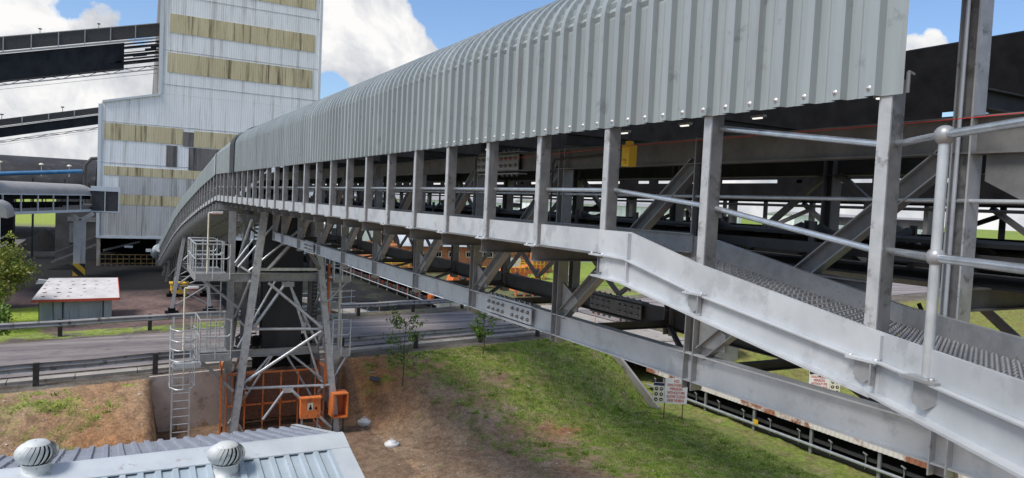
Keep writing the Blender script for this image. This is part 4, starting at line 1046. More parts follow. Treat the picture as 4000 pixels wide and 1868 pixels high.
tag(b.build('slate_slab', 'galvshade'), 'grey flat slab lying on the steep brown soil', 'slab')

# ------------------------------------------------------------------ signs
def text_mesh(txt, size, par, m, loc, rot, name='lettering', sx=1.0):
    cu_ = bpy.data.curves.new(name, 'FONT'); cu_.body = txt; cu_.size = size; cu_.align_x = 'CENTER'; cu_.align_y = 'CENTER'; cu_.extrude = .002; cu_.offset = size * .03; cu_.space_line = 1.02
    o = bpy.data.objects.new(name, cu_); C.objects.link(o)
    dg = bpy.context.evaluated_depsgraph_get(); me = bpy.data.meshes.new_from_object(o.evaluated_get(dg)); bpy.data.objects.remove(o)
    me.materials.clear(); me.materials.append(M[m]); o = bpy.data.objects.new(name, me); C.objects.link(o)
    o.parent = par; o.location = loc; o.rotation_euler = rot; o.scale = (sx, 1, 1); return o
def sign(v, u, z, rot, label, ppe_left, s=1.0, posts_=True):
    t = thing('warning_sign', (v, u, z), label, 'sign'); t.rotation_euler = (0, 0, rot)
    Wd, Hh = .98 * s, 1.12 * s; z0 = .62 * s
    def P(b): return b
    def loc_build(b, name, m, par):
        o = b.build(name, m, None); me = o.data; base = o.location.copy()
        for vv in me.vertices: vv.co += base - Vector((0, 0, EYE))
        o.location = (0, 0, 0); o.parent = par; return o
    b = MB(); b.box((-Wd / 2, -.01, z0), (Wd / 2, .01, z0 + Hh)); bd = loc_build(b, 'board', 'white', t)
    lines = [('NO', .0), ('UNAUTHORISED', .0), ('PERSON', 0), ('WITHOUT PPE', 0), ('ALLOWED TO CROSS', 0), ('UNDER THE BRIDGE', 0)]
    for i, (tx, _) in enumerate(lines):
        wid = {2: .8, 12: .56, 6: .8, 11: .62, 16: .44}[len(tx)]
        text_mesh(tx, .165 * s, bd, 'red', (0, -.013, z0 + Hh - .13 * s - i * .172 * s), (math.radians(90), 0, 0), sx=wid * 1.12)
    x0 = -Wd / 2 - .50 * s if ppe_left else Wd / 2 + .02
    b = MB(); b.box((x0, -.02, z0 - .02), (x0 + .48 * s, .0, z0 + Hh * .80)); pp = loc_build(b, 'symbol_board', 'cream', t)
    b = MB(); b.box((x0 + .01, -.026, z0 + Hh * .68), (x0 + .47 * s, -.0205, z0 + Hh * .79)); loc_build(b, 'header_strip', 'navyblue', pp)
    for i in range(2):
        for j in range(3):
            c = (x0 + (.13 + .22 * i) * s, -.021, z0 + (.14 + .24 * j) * s)
            b = MB(); b.lathe(c, [(.0005, .006), (.075 * s, .006), (.080 * s, .0)], 18, (0, -1, 0)); q = loc_build(b, 'symbol', 'black', pp)
            b = MB()
            cz = c[2]; cx = c[0]; s_ = .045 * s
            if j == 2: b.prism([(cx - s_, -.028, cz - s_ * .3), (cx + s_, -.028, cz - s_ * .3), (cx + s_ * .6, -.028, cz + s_ * .7), (cx - s_ * .6, -.028, cz + s_ * .7)], (0, -.004, 0))
            elif j == 1: b.prism([(cx - s_, -.028, cz), (cx, -.028, cz - s_ * .6), (cx + s_, -.028, cz), (cx, -.028, cz + s_)], (0, -.004, 0))
            else: b.prism([(cx - s_, -.028, cz - s_ * .7), (cx + s_, -.028, cz - s_ * .7), (cx + s_ * .9, -.028, cz), (cx - s_ * .2, -.028, cz + s_ * .8), (cx - s_ * .5, -.028, cz)], (0, -.004, 0))
            loc_build(b, 'pictogram', 'cream', q)
    for x in (-.33 * s - .14, .33 * s):
        b = MB(); b.box((x - .022, .012, -.1), (x + .022, .05, z0 + Hh * .8)); loc_build(b, 'sign_post', 'rustpost', t)
M['navyblue'] = surf('navy_paint', (.01, .02, .07), (.02, .03, .1), 3, .5)
sign(21.95, 24.3, ground_h(21.95, 24.3) + .12, math.radians(-34), 'white sign with red lettering and symbol board on rusty posts in the grass', True)
sign(30.6, 23.7, -9.2, math.radians(-36), 'white red-lettered sign seen beyond the lower steel beam', False, 1.0)

# ------------------------------------------------------------------ low rusty covered conveyor in the cutting
def low_conveyor(name, u0, u1, label, roofm, idlerm, postm, zr, zb, curved=True):
    t = thing(name, (25.2, (u0 + u1) / 2, -9.35), label, 'conveyor')
    b = MB(); p = .2; u = u0; vs = []; st = []
    while u < u1: st += [(u, 0), (u + p * .5, .035)]; u += p
    prof = [(24.565, zr - .28, -1, 0)] if roofm == 'rust' else []
    for i in range(9):
        a = math.pi * (i / 8) * .92 + .12; prof.append((25.35 - .78 * math.cos(a), zr + .30 * math.sin(a), -math.cos(a), math.sin(a)))
    n = len(prof)
    for (uu, h) in st:
        for (v, z, a, c) in prof: vs.append((v + a * h, uu, z + c * h - .05 * (uu - u0) / (u1 - u0) * 0))
    b.add(vs, [(i * n + j, i * n + j + 1, (i + 1) * n + j + 1, (i + 1) * n + j) for i in range(len(st) - 1) for j in range(n - 1)])
    b.build('roof', roofm, t, recalc=False)
    b = MB(); b.box((26.05, u0, zb), (26.1, u1, zr + .1)); b.build('back_sheet', 'black', t)
    u = u1 - 1.2
    while u > u0:
        b = MB(); b.box((24.62, u - .06, zb - .1), (24.70, u + .06, zr + .02)); b.build('frame_post', postm, t); u -= 2.97
    b = MB(); b.tube([(24.58, u0, zb + .42), (24.58, u1, zb + .42)], .065, 8); b.build('water_pipe', 'tube', t)
    b = MB(); b.box((24.75, u0, zb + .12), (24.83, u1, zb + .24)); b.box((24.9, u0, zb + .62), (25.9, u1, zb + .66)); b.box((24.75, u0, zb + .55), (24.8, u1, zb + .67)); b.box((24.9, u0, zb + .1), (25.9, u1, zb + .13)); b.build('belt_frame', 'galvshade', t)
    u = u1 - .5; k = 0
    while u > u0 and k < 60:
        b = MB(); b.tube([(24.68, u, zb + .25), (24.72, u, zb + .62), (24.66, u, zb + .80)], .028, 6); b.tube([(24.62, u - .10, zb + .80), (24.68, u + .10, zb + .84)], .035, 6)
        if idlerm == 'red': b.tube([(24.78, u, zb + .80), (25.2, u, zb + .6)], .06, 8)
        b.build('idler_bracket', 'red' if idlerm == 'red' and k % 2 else 'galv', t); u -= 1.5 if idlerm != 'red' else 1.2; k += 1
    return t
lc = low_conveyor('low_conveyor', 3.0, 29.4, 'low black conveyor with rusty corrugated roof running in the grass cutting at right', 'rust', 'galv', 'galv', -8.08, -9.45)
b = MB(); b.box((24.50, 21.9, -9.0), (24.52, 22.15, -8.78)); b.build('yellow_plate', 'yellow', lc)
low_conveyor('low_conveyor', 44.5, 96, 'low conveyor with pale smooth cover and red rollers beyond the road', 'palewall', 'red', 'galv', -8.25, -9.4)
lc2 = [o for o in bpy.data.objects if o.get('label', '').startswith('low conveyor with pale')][0]
b = MB(); b.box((24.3, 58.5, -8.75), (24.6, 59.3, -8.2)); b.build('junction_box', 'orange', lc2)
b = MB(); b.box((24.3, 50.0, -8.9), (24.4, 50.5, -8.2)); b.build('sign_plate', 'yellow', lc2)
CV = thing('road_culvert', (25, 36, -9.4), 'dark concrete culvert carrying the road over the low conveyor', 'bridge')
b = MB(); b.box((22.3, 30.6, -7.55), (28.4, 44.2, -7.075)); b.build('deck', 'concrete', CV)
b = MB(); b.box((22.3, 31.0, -9.5), (22.8, 44.0, -7.551)); b.box((27.6, 31.0, -9.5), (28.2, 44.0, -7.551)); b.build('side_wall', 'concretedark', CV)
b = MB(); b.box((26.6, 29.9, -8.4), (31.5, 30.5, -7.3)); b.box((26.4, 29.7, -7.29), (31.8, 30.55, -7.12)); b.build('headwall', 'concrete', CV)
WW = MB(); WW.prism([(22.55, 30.6, -7.0), (22.55, 30.05, -7.0), (22.55, 26.1, -9.17), (22.55, 26.1, -9.6), (22.55, 30.6, -9.6)], (.14, 0, 0))
tag(WW.build('wing_wall', 'concrete'), 'thin sloping concrete wing wall edge where the grass bank meets the low conveyor', 'wall')
RR = thing('red_handrail', (28, 36, -7.0), 'thin red handrail on the concrete bridge edge', 'railing')
b = MB(); b.tube([(25.9, 36.2, -6.35), (30.2, 35.6, -6.35)], .03, 6)
for v in (25.9, 27.3, 28.8, 30.2): b.tube([(v, 36.2 - (v - 25.9) * .14, -7.0), (v, 36.2 - (v - 25.9) * .14, -6.35)], .025, 6)
b.build('rail', 'orangedull', RR)

# ------------------------------------------------------------------ main building
BU = 87.0; k_ = BU / 72.8
PB = thing('processing_building', (10, 95, YARD), 'tall white clad building with yellowed horizontal bands behind the conveyor', 'building')
Zl = -4.53 * k_; Zt = 26.5; vL = -1.33 * k_; vT = 3.42 * k_; vR = 17.45 * k_
z7 = 7.12 * k_; z8 = 8.27 * k_
b = MB(); b.prism([(vL, BU, Zl), (vR, BU, Zl), (vR, BU, z8 + .2), (vT, BU, z8 + .2), (vT, BU, z8), (vL + .25, BU, z7 + .08), (vL, BU, z7 - .3)], (0, 22, 0)); b.build('lower_block', 'bwhite', PB)
b = MB(); b.prism([(vT, BU, z8 + .21), (vR, BU, z8 + .21), (vR, BU, Zt), (vT, BU, Zt)], (0, 9, 0)); b.build('tower_block', 'bwhite', PB)
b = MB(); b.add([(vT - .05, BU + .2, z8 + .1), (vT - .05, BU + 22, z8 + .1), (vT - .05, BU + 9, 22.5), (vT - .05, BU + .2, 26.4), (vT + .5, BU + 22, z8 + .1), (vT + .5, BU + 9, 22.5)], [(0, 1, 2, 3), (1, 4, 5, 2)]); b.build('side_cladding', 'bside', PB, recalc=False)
b = MB(); b.bar((vT - .02, BU - .06, z8 + .2), (vT - .02, BU - .06, Zt), .35, .10, (0, 1, 0)); b.bar((vR, BU - .06, -2), (vR, BU - .06, Zt), .30, .10, (0, 1, 0)); b.bar((vL + .1, BU - .06, Zl), (vL + .1, BU - .06, z7 - .1), .30, .10, (0, 1, 0))
b.bar((vL + .3, BU - .08, z7 + .16), (vT, BU - .08, z8 + .1), .25, .22); b.bar((vL, BU - .05, Zl + .05), (vR, BU - .05, Zl + .05), .1, .25); b.build('corner_trim', 'palewall', PB)
def band(v0_, v1_, z0, z1, m='bband', name='wall_band', d=.05):
    b = MB(); b.box((v0_ * k_, BU - d, z0 * k_), (v1_ * k_, BU - .002, z1 * k_)); return b.build(name, m, PB)
band(4.05, 16.9, 18.05, 19.75); band(4.05, 16.9, 13.95, 15.62); band(3.95, 16.75, 10.42, 12.17); 
band(-.9, 5.35, 4.02, 5.45); band(6.25, 14, 3.9, 5.35); band(5.351, 6.249, 3.88, 5.2, 'bdark')
band(-.85, 12, .94, 1.72); band(.35, 12, -1.62, -.72)
band(4.0, 4.9, 1.95, 3.87, 'bdark'); band(5.85, 9, 1.74, 3.82, 'bdark'); band(.25, 9, -.70, .93, 'bgrey', d=.04); band(-.35, 12, Zl / k_ + .15, -1.64, 'bgrey', d=.04); band(-1.3, -.36, Zl / k_ + .15, -2.0, 'bgrey', d=.04)
# sheet laps
b = MB()
for z in (12.35, 17.2, 5.55, 2.0, 9.3): b.box((vT + .2 if z > 8 else vL + .2, BU - .03, z * k_), (vR - .2, BU - .001, z * k_ + .05))
b.build('sheet_lap', 'bgrey', PB)
# undercroft: columns, back wall blackened in colour for the shade inside, floor beams, stair and yellow-black barrier
b = MB(); b.box((vL, BU + 9, YARD), (vR, BU + 9.3, Zl - .01)); b.box((vL, BU + 2.5, YARD + .2), (vR, BU + 9, YARD + 1.0)); b.build('undercroft_wall', 'black', PB)
for v in (vL + .2, 4.2, 9.2, 14.2, 20.5):
    b = MB(); b.bar((v, BU + .3, YARD), (v, BU + .3, Zl), .35, .35, (0, 1, 0)); b.build('column', 'galvdark' if v > 0 else 'concrete', PB)
b = MB(); b.bar((vL + .6, BU + 1.5, YARD + 1.5), (2.5, BU + 1.5, Zl - .5), .12, .2); b.bar((vL - 4, BU + .5, YARD + .3), (vL + .0, BU + .5, YARD + 2.2), .1, .2); b.bar((vL - 4, BU + .5, YARD + 1.2), (vL + .0, BU + .5, YARD + 3.1), .05, .06); b.build('stair_stringer', 'galvdark', PB)
m, nt, bb = mat('yellow_black_stripes')
w_ = nt.nodes.new('ShaderNodeTexWave'); w_.bands_direction = 'DIAGONAL'; w_.inputs['Scale'].default_value = .55; nt.links.new(coords(nt), w_.inputs['Vector'])
nt.links.new(ramp(nt, w_.outputs[0], [(0, (.02, .02, .02)), (.5, (.55, .34, .03))], 'CONSTANT'), bb.inputs['Base Color']); M['stripes'] = m
M['barrier'] = surf('dirty_yellow_black_rail', (.03, .028, .02), (.30, .20, .05), 2.5, .7)
BR = thing('barrier_rail', (2, BU - .8, YARD), 'yellow and black barrier railing under the white building', 'railing')
b = MB()
for z in (.35, .8, 1.25): b.bar((vL + .3, BU - .8, YARD + z), (5.2, BU - .8, YARD + z), .06, .06)
for k in range(13): v = vL + .3 + k * .55; b.bar((v, BU - .8, YARD), (v, BU - .8, YARD + 1.25), .06, .06, (0, 1, 0))
b.build('rails', 'barrier', BR)
b = MB(); b.box((3.0, BU - 1.2, YARD + 1.6), (3.5, BU - 1.0, YARD + 1.9)); b.box((1.0, BU + .5, YARD + 1.9), (1.8, BU + .7, YARD + 2.1)); b.build('wall_lamp', 'white', PB)

# ------------------------------------------------------------------ inclined galleries on the left
def incline(name, v0_, zt0, zb0, v1_, zt1, zb1, u, label, skip):
    t = thing(name, ((v0_ + v1_) / 2, u, zb0), label, 'conveyor')
    b = MB()
    def zz(v, a, c): return a + (c - a) * (v - v0_) / (v1_ - v0_)
    H = zt0 - zb0
    def band_(f0_, f1_, m, nm, d=.0, va=v0_, vb=v1_):
        b = MB(); pts = []
        T = lambda v, f: zz(v, zt0, zt1) * f + zz(v, zb0, zb1) * (1 - f)
        b.prism([(va, u + d, T(va, f0_)), (vb, u + d, T(vb, f0_)), (vb, u + d, T(vb, f1_)), (va, u + d, T(va, f1_))], (0, .06, 0)); return b.build(nm, m, t)
    T = lambda v, f: zz(v, zt0, zt1) * f + zz(v, zb0, zb1) * (1 - f)
    band_(.72, .99, 'galvshade', 'cover_sheet'); band_(.985, 1.0, 'galv', 'top_edge', -.1)
    n = max(2, int((v1_ - v0_) / 2.2))
    for k in range(n + 1):
        v = v0_ + (v1_ - v0_) * k / n; b = MB(); b.bar((v, u - .08, T(v, .70)), (v, u - .08, T(v, .99)), .10, .06, (0, 1, 0)); b.build('sheet_rib', 'galv', t)
    band_(.66, .70, 'galv', 'upper_chord', -.1)
    if skip < 1: band_(.09, .655, 'navy', 'torn_side_sheet', .1, v0_, v0_ + (v1_ - v0_) * skip)
    else: band_(.25, .655, 'navy', 'side_sheet', .1)
    if skip < 1:
        # torn ragged edge: strips left over towards the building
        for f in (.20, .29, .36, .44, .52, .61):
            band_(f, f + random.uniform(.02, .045), 'galvshade', 'side_rail', random.uniform(.1, .4))
        for k in range(16):
            va = v0_ + (v1_ - v0_) * (skip - .05 + k * .02); f = random.uniform(.18, .6); band_(f, f + random.uniform(.02, .06), 'navy', 'torn_strip', .05, va, va + random.uniform(.4, 1.6))
        for f in (.25, .40, .56): band_(f, f + .05, 'black', 'inner_tray', 1.2, v0_ + (v1_ - v0_) * .6, v1_)
    band_(.02, .045, 'galv', 'lower_chord', -.1); band_(.10, .12, 'galvshade', 'lower_chord', -.1)
    m_ = int((v1_ - v0_) / 1.1)
    for k in range(m_):
        va = v0_ + (v1_ - v0_) * k / m_; vb = v0_ + (v1_ - v0_) * (k + 1) / m_
        b = MB(); b.bar((va, u - .05, T(va, .03 if k % 2 else .11)), (vb, u - .05, T(vb, .11 if k % 2 else .03)), .05, .07, (0, 1, 0)); b.build('lattice', 'galvshade', t)
    for v in [v0_ + 1.5 + 5.3 * i for i in range(int((v1_ - v0_) / 5.3) + 1)]:
        if v < v1_ - 1:
            b = MB(); b.bar((v, u + .3, T(v, 1)), (v, u + .3, T(v, 1) + .45), .05, .05, (0, 1, 0)); b.bar((v - .15, u + .3, T(v, 1) + .5), (v + .15, u + .3, T(v, 1) + .5), .12, .12); b.build('walkway_lamp', 'galvshade', t)
    band_(.0, .005, 'black', 'bottom_sheet', 2.0); 
    return t
UI = 91.0; f_ = UI / 76
sl1 = (15.215 - 12.207) / 11.77; 
incline('inclined_gallery', -8.8 * f_ - 14, 12.2 * f_ - 14 * sl1, 8.09 * f_ - 14 * sl1, vT - .03, 15.3 * f_, 10.9 * f_, UI, 'upper black inclined gallery with torn netting side entering the tall tower', .88)
sl2 = (7.0 - 5.232) / 7.2
incline('inclined_gallery', -8.7 * f_ - 12, 5.23 * f_ - 12 * sl2, 3.1 * f_ - 12 * sl2, vL - .02, 7.03 * f_, 5.0 * f_, UI, 'lower black inclined gallery entering the lower block of the white building', 1)
# ------------------------------------------------------------------ covered horizontal gallery at the left
G0 = Vector((-1.72, 80.2, 0)); G1 = Vector((-8.3, 62.3, 0)); gd = (G1 - G0).normalized(); gn = Vector((-gd.y, gd.x, 0))
if gn.y > 0: gn = -gn
CGL = thing('covered_walkway_gallery', (-5, 70, -2.5), 'pale rounded roof glazed conveyor gallery on a striped concrete column', 'conveyor')
GL = (G1 - G0).length
def gp(t, n, z): p = G0 + gd * t + gn * n; return (p.x, p.y, z)
b = MB(); vs = []; N = 9
for t in (0, GL):
    for i in range(N):
        a = math.pi / 2 * i / (N - 1); vs.append(gp(t, 0 - 1.5 * (1 - math.cos(a)), -.95 + .95 * math.sin(a)))
    vs.append(gp(t, -3.0, 0)); vs.append(gp(t, -3.0, -.9))
N += 2
b.add(vs, [(j, j + 1, N + j + 1, N + j) for j in range(N - 1)], True); 
M['greyroof'] = surf('dusty_grey_roof_sheet', (.26, .25, .25), (.36, .35, .345), 1.5, .7, sv=(1, 1, .3))
b.build('roof', 'greyroof', CGL, recalc=False)
b = MB(); b.bar(gp(0, 0, -2.42), gp(GL, 0, -2.42), .12, .22); b.bar(gp(0, .0, -.98), gp(GL, .0, -.98), .10, .08); b.build('side_beam', 'palewall', CGL)
b = MB(); b.bar(gp(0, -.1, -2.18), gp(GL, -.1, -2.18), .06, .24); b.bar(gp(0, -1.5, -2.5), gp(GL, -1.5, -2.5), 2.8, .08); b.build('floor', 'galvdark', CGL)
b = MB(); b.bar(gp(0, -.35, -1.2), gp(GL, -.35, -1.2), .03, .35); b.bar(gp(0, -1.4, -1.8), gp(GL, -1.4, -1.8), .8, .3); b.bar(gp(0, -2.8, -2.0), gp(GL, -2.8, -2.0), .05, .5); b.build('inner_belt', 'black', CGL)
k = 0; t = .3
while t < GL:
    b = MB(); b.bar(gp(t, 0, -2.3), gp(t, 0, -1.0), .09, .09, gn); b.build('mullion', 'palewall', CGL)
    b = MB(); b.bar(gp(t + .55, -2.7, -2.3), gp(t + .55, -2.7, -.9), .07, .07, gn); b.build('mullion', 'galvdark', CGL)
    t += 2.62
b = MB(); b.box((-1.9, 79.5, -2.6), (.35, 84.0, -.3)); b.build('link_box', 'galvshade', CGL)
b = MB(); b.box((-2.0, 79.4, -.55), (.45, 84.1, -.1)); b.bar((-1.9, 79.42, -2.5), (.4, 79.42, -2.5), .08, .12); b.bar((.36, 79.44, -2.5), (.36, 79.44, -.5), .1, .1, (0, 1, 0)); b.bar((-.8, 79.44, -2.5), (-.8, 79.44, -.5), .07, .07, (0, 1, 0)); b.build('link_box_trim', 'palewall', CGL)
b = MB(); b.bar((-2.75, 77.6, YARD), (-2.75, 77.6, -3.3), .95, .8, (0, 1, 0)); b.bar((-2.75, 77.6, -3.35), (-1.7, 77.6, -2.62), .5, .35); b.bar((-2.75, 77.6, -3.35), (-3.5, 77.6, -2.62), .5, .35); cl = b.build('column', 'paleconcrete', CGL)
b = MB(); b.bar((-2.75, 77.6, YARD - .05), (-2.75, 77.6, YARD + 1.15), .99, .84, (0, 1, 0)); b.build('striped_base', 'stripes', cl)
# transfer house at far left
TH = thing('transfer_house', (-8.6, 58, YARD), 'small rounded roof cabin with white railings above the orange brick base', 'building')
b = MB(); b.box((-14, 55.5, YARD), (-6.6, 59, -4.9)); b.build('brick_base', 'brick', TH)
b = MB(); 
def arcroof(v0_, v1_, u0, u1, z, h, m, par, name='roof', r=.7):
    b = MB(); vs = []; n = 8
    for u in (u0, u1):
        vs.append((v0_, u, z + h))
        for i in range(n): a = math.pi / 2 * i / (n - 1); vs.append((v1_ - r + r * math.sin(a), u, z + h - r * .9 + r * .9 * math.cos(a)))
        vs.append((v1_, u, z))
    n += 2
    b.add(vs, [(j, j + 1, n + j + 1, n + j) for j in range(n - 1)] + [list(range(n))]); return b.build(name, m, par, recalc=False)
arcroof(-14, -5.9, 55.3, 59, -2.35, 1.1, 'greyroof', TH, r=.9); arcroof(-14, -7.6, 60.5, 66, -1.3, 1.9, 'greyroof', TH, 'rear_roof', 1.2)
b = MB(); b.box((-14, 55.9, -4.8), (-6.9, 58.9, -2.4)); b.build('cabin', 'glass', TH)
b = MB()
for z in (-4.75, -4.2, -3.65): b.bar((-14, 55.4, z), (-6.3, 55.4, z), .06, .06); b.bar((-6.3, 55.4, z), (-6.3, 59, z), .06, .06)
for i in range(9): b.bar((-14 + i * .96, 55.4, -4.9), (-14 + i * .96, 55.4, -3.65), .06, .06, (0, 1, 0))
for v in (-6.32, -7.3, -9.2, -11): b.bar((v, 55.5, -4.9), (v, 55.5, -2.3), .10, .10, (0, 1, 0))
b.bar((-14, 55.38, -4.95), (-6.2, 55.38, -4.95), .1, .2); b.build('railing', 'white', TH)
b = MB(); b.box((-10, 63.5, 1.8), (-8.2, 66, 3.6)); b.bar((-9, 64, -1), (-9, 64, 1.8), .3, .3, (0, 1, 0)); b.build('hopper', 'galvshade', TH)
b = MB(); b.box((-7.2, 58.6, YARD), (-6.7, 59.4, -4.9)); b.build('dark_column', 'black', TH)
# dark stockpile hall
SH = thing('stockpile_hall', (-30, 130, YARD), 'long dark coal-stained barrel roofed hall behind the left galleries', 'building')
b = MB(); vs = []; n = 14
for v in (-90, -2.6):
    for i in range(n): a = math.pi * i / (n - 1); vs.append((v, 145 - 18 * math.cos(a), -1.0 + 5.2 * math.sin(a)))
b.add(vs, [(j, j + 1, n + j + 1, n + j) for j in range(n - 1)], True); 
M['halldark'] = surf('sooty_hall_roof', (.008, .008, .010), (.035, .034, .036), .25, .9, spots=((.06, .055, .055), .4, .5))
b.build('roof', 'halldark', SH, recalc=False)
b = MB(); b.box((-90, 127, -4.8), (-12.5, 127.3, -1)); b.box((-7.6, 127, YARD), (-2.6, 127.3, -1)); b.box((-2.9, 127, YARD), (-2.6, 163, -1)); b.build('wall', 'concretedark', SH)
for v in [-30 + 2.3 * k for k in range(12)]:
    b = MB(); b.bar((v, 126.8, -3), (v, 126.8, -1), .2, .2, (0, 1, 0)); b.build('wall_rib', 'galvshade', SH)
for v in (-20, -14.5, -9.5, -6):
    b = MB(); b.bar((v, 127, 1.0), (v, 127, 2.6), .1, .1, (0, 1, 0)); b.lathe((v, 127, 2.6), [(.35, 0), (.2, .2), (.001, .25)], 8); b.build('roof_lamp', 'cream', SH)
BP = thing('blue_pipeline', (-10, 100, .5), 'bright blue pipe running along in front of the dark hall', 'pipe')
b = MB(); b.tube([(-26, 97, .15), (-12, 97, .65), (-3.3, 97, 1.5)], .24, 10); b.build('pipe', 'blue', BP)
b = MB(); b.box((-26, 97.3, -.9), (-2.4, 97.6, -.3)); b.box((-26, 97.3, .1 - .5), (-2.4, 97.5, .1 - .3)); b.tube([(-3.0, 97, -3.5), (-3.0, 97, 2.2), (-2.4, 97, 3.0), (-1.4, 97, 3.1)], .22, 8)
for v in (-24, -20, -16, -12, -8, -5): b.bar((v, 97.2, YARD), (v, 97.2, .5), .2, .2, (0, 1, 0))
b.build('pipe_rack', 'galvshade', BP)
# dark loading block under the gallery
LB = thing('loading_block', (-5, 97, YARD), 'dark concrete block beneath the glazed gallery', 'building')
b = MB(); b.box((-5.6, 93, YARD), (-1.5, 97, -2.2)); b.build('wall', 'concretedark', LB)
b = MB(); b.box((-4.3, 92.9, YARD + 2.0), (-3.2, 92.98, -4.2)); b.box((-4.5, 92.8, -4.1), (-1.8, 92.98, -3.6)); b.build('panel', 'galvdark', LB)
b = MB(); b.box((-11.0, 95, YARD), (-9.6, 97, -1.0)); b.build('pier', 'black', LB)
def heap(v, u, r, h, m, label, name='coal_heap'):
    b = MB(); n = 24; rr = random.Random(int(v * 10))
    vs = [(v, u, YARD + h)]
    for k in range(1, 7):
        for i in range(n):
            a = 2 * math.pi * i / n; q = r * k / 6 * (1 + .12 * math.sin(3 * a + v)); vs.append((v + q * math.cos(a), u + q * math.sin(a) * .8, YARD - .1 + h * (1 - (k / 6) ** 1.3) * (1 + rr.uniform(-.06, .06))))
    fs = [(0, 1 + i, 1 + (i + 1) % n) for i in range(n)]
    for k in range(5):
        for i in range(n): fs.append((1 + k * n + i, 1 + (k + 1) * n + i, 1 + (k + 1) * n + (i + 1) % n, 1 + k * n + (i + 1) % n))
    b.add(vs, fs, True); return tag(b.build(name, m, None), label, 'coal heap')
heap(-7.5, 108, 3.2, 2.6, 'black', 'black coal heap seen through the gap under the glazed gallery')
heap(-4.0, 84, 2.0, .5, 'black', 'low black coal spill left of the striped column')
b = MB(); 
for (v, u) in ((-7.6, 80), (-6.9, 79.6)): b.lathe((v, u, YARD), [(.5, 0), (.45, .12), (.0005, .14)], 12)
tag(b.build('puddle_glints', 'white'), 'small white patches painted as puddle glints on the black coal ground', 'glints')  # white discs give the glints as plain colour
b = MB(); b.prism([(-5.6, 71, YARD), (-4.6, 71, YARD), (-4.7, 71, YARD + .3), (-5.4, 71, YARD + .4)], (0, .5, 0)); tag(b.build('white_bag', 'white'), 'white bag lying on the black ground near the red-brown yard', 'bag')

# ------------------------------------------------------------------ small shed in the yard
SD = thing('corrugated_shed', (-2, 50, YARD), 'small grey sheet shed with pale rust-spotted lean-to roof in the yard', 'shed')
s0v, s1v, su = -3.9, -.03, 51.8
b = MB(); b.box((s0v, su, YARD), (s1v, su + .04, YARD + 1.42)); b.box((s0v, su, YARD), (s0v + .04, su + 3.8, YARD + 1.40)); b.box((s1v - .04, su + .041, YARD), (s1v, su + 3.8, YARD + 1.40)); b.box((s0v, su + 3.8, YARD), (s1v, su + 3.84, YARD + 1.9))
for k in range(24): v = s0v + .08 + k * .16; b.box((v, su - .03, YARD + .02), (v + .07, su - .001, YARD + 1.40))
b.build('wall', 'shedwall', SD)
b = MB()
for v in (s0v + 1.25, s0v + 3.4): b.bar((v, su - .05, YARD), (v, su - .05, YARD + 1.4), .07, .04, (0, 1, 0))
b.build('door_joint', 'galvshade', SD)
b = MB(); b.prism([(s0v - .35, su - .5, YARD + 1.32), (s1v + .40, su - .5, YARD + 1.38), (s1v + .30, su + 4.0, YARD + 2.15), (s0v + .25, su + 4.0, YARD + 2.15)], (0, 0, .06)); 
rf = b.build('roof', 'shedroof', SD)
b = MB(); b.bar((s0v - .35, su - .52, YARD + 1.32), (s1v + .4, su - .52, YARD + 1.38), .04, .16); b.bar((s1v + .42, su - .5, YARD + 1.38), (s1v + .32, su + 4.0, YARD + 2.16), .04, .16); b.build('fascia', 'red', rf)
for i in range(5):
    for j in range(6):
        v = s0v + .15 + j * .68 + random.uniform(-.1, .1); u = su + .1 + i * .78; z = YARD + 1.46 + (u - su) * .178 + .03
        b = MB(); b.box((v, u, z - .02), (v + random.uniform(.12, .22), u + .12, z + .02)); b.build('roof_weight', 'rustpost', rf)

# ------------------------------------------------------------------ trees at the left edge
def tree(v, u, z, h, r, n, leafm, label, seed=1, low=.3):
    rnd = random.Random(seed); t = thing('leafy_tree', (v, u, z), label, 'tree')
    b = MB(); lb = MB(); b.tube([(v, u, z), (v + .1, u, z + h * .25), (v - .05, u + .1, z + h * .55), (v + .1, u, z + h * .85)], [.16, .13, .09, .04], 8)
    for k in range(46):
        s = rnd.uniform(low, .9); a = rnd.uniform(0, 6.28); el = rnd.uniform(.0, .8); p = Vector((v, u, z + h * s * .9))
        L = r * rnd.uniform(.55, 1.1) * (1.05 - .55 * abs(s - .5)); q = p + Vector((math.cos(a) * L, math.sin(a) * L, L * el * .7))
        b.tube([p, p.lerp(q, .5) + Vector((0, 0, .12)), q], [.05, .03, .01], 5)
        for c_ in range(5):
            cc = p.lerp(q, rnd.uniform(.5, 1.08)) + Vector([rnd.gauss(0, .18) for _ in range(3)]); cr_ = rnd.uniform(.18, .42)
            for j in range(n):
                c = cc + Vector((rnd.gauss(0, cr_), rnd.gauss(0, cr_), rnd.gauss(0, cr_ * .45)))
                d1 = Vector([rnd.gauss(0, 1) for _ in range(3)]).normalized(); d2 = d1.cross(Vector([rnd.gauss(0, 1) for _ in range(3)])).normalized(); l = rnd.uniform(.07, .13)
                lb.add([c - d1 * l, c + d2 * l * .5, c + d1 * l, c - d2 * l * .5], [(0, 1, 2, 3)])
    b.build('trunk', 'bark', t); lb.build('crown', leafm, t, recalc=False)
tree(-6.2, 50.0, YARD, 4.9, 2.2, 34, 'leafred', 'green tree with reddish leaves in front of the orange brick base', 11, .3)
tree(-5.6, 41.6, YARD + .5, 2.1, 1.1, 22, 'leaf', 'small dark green tree top at the left edge just beyond the guard rail', 12, .2)

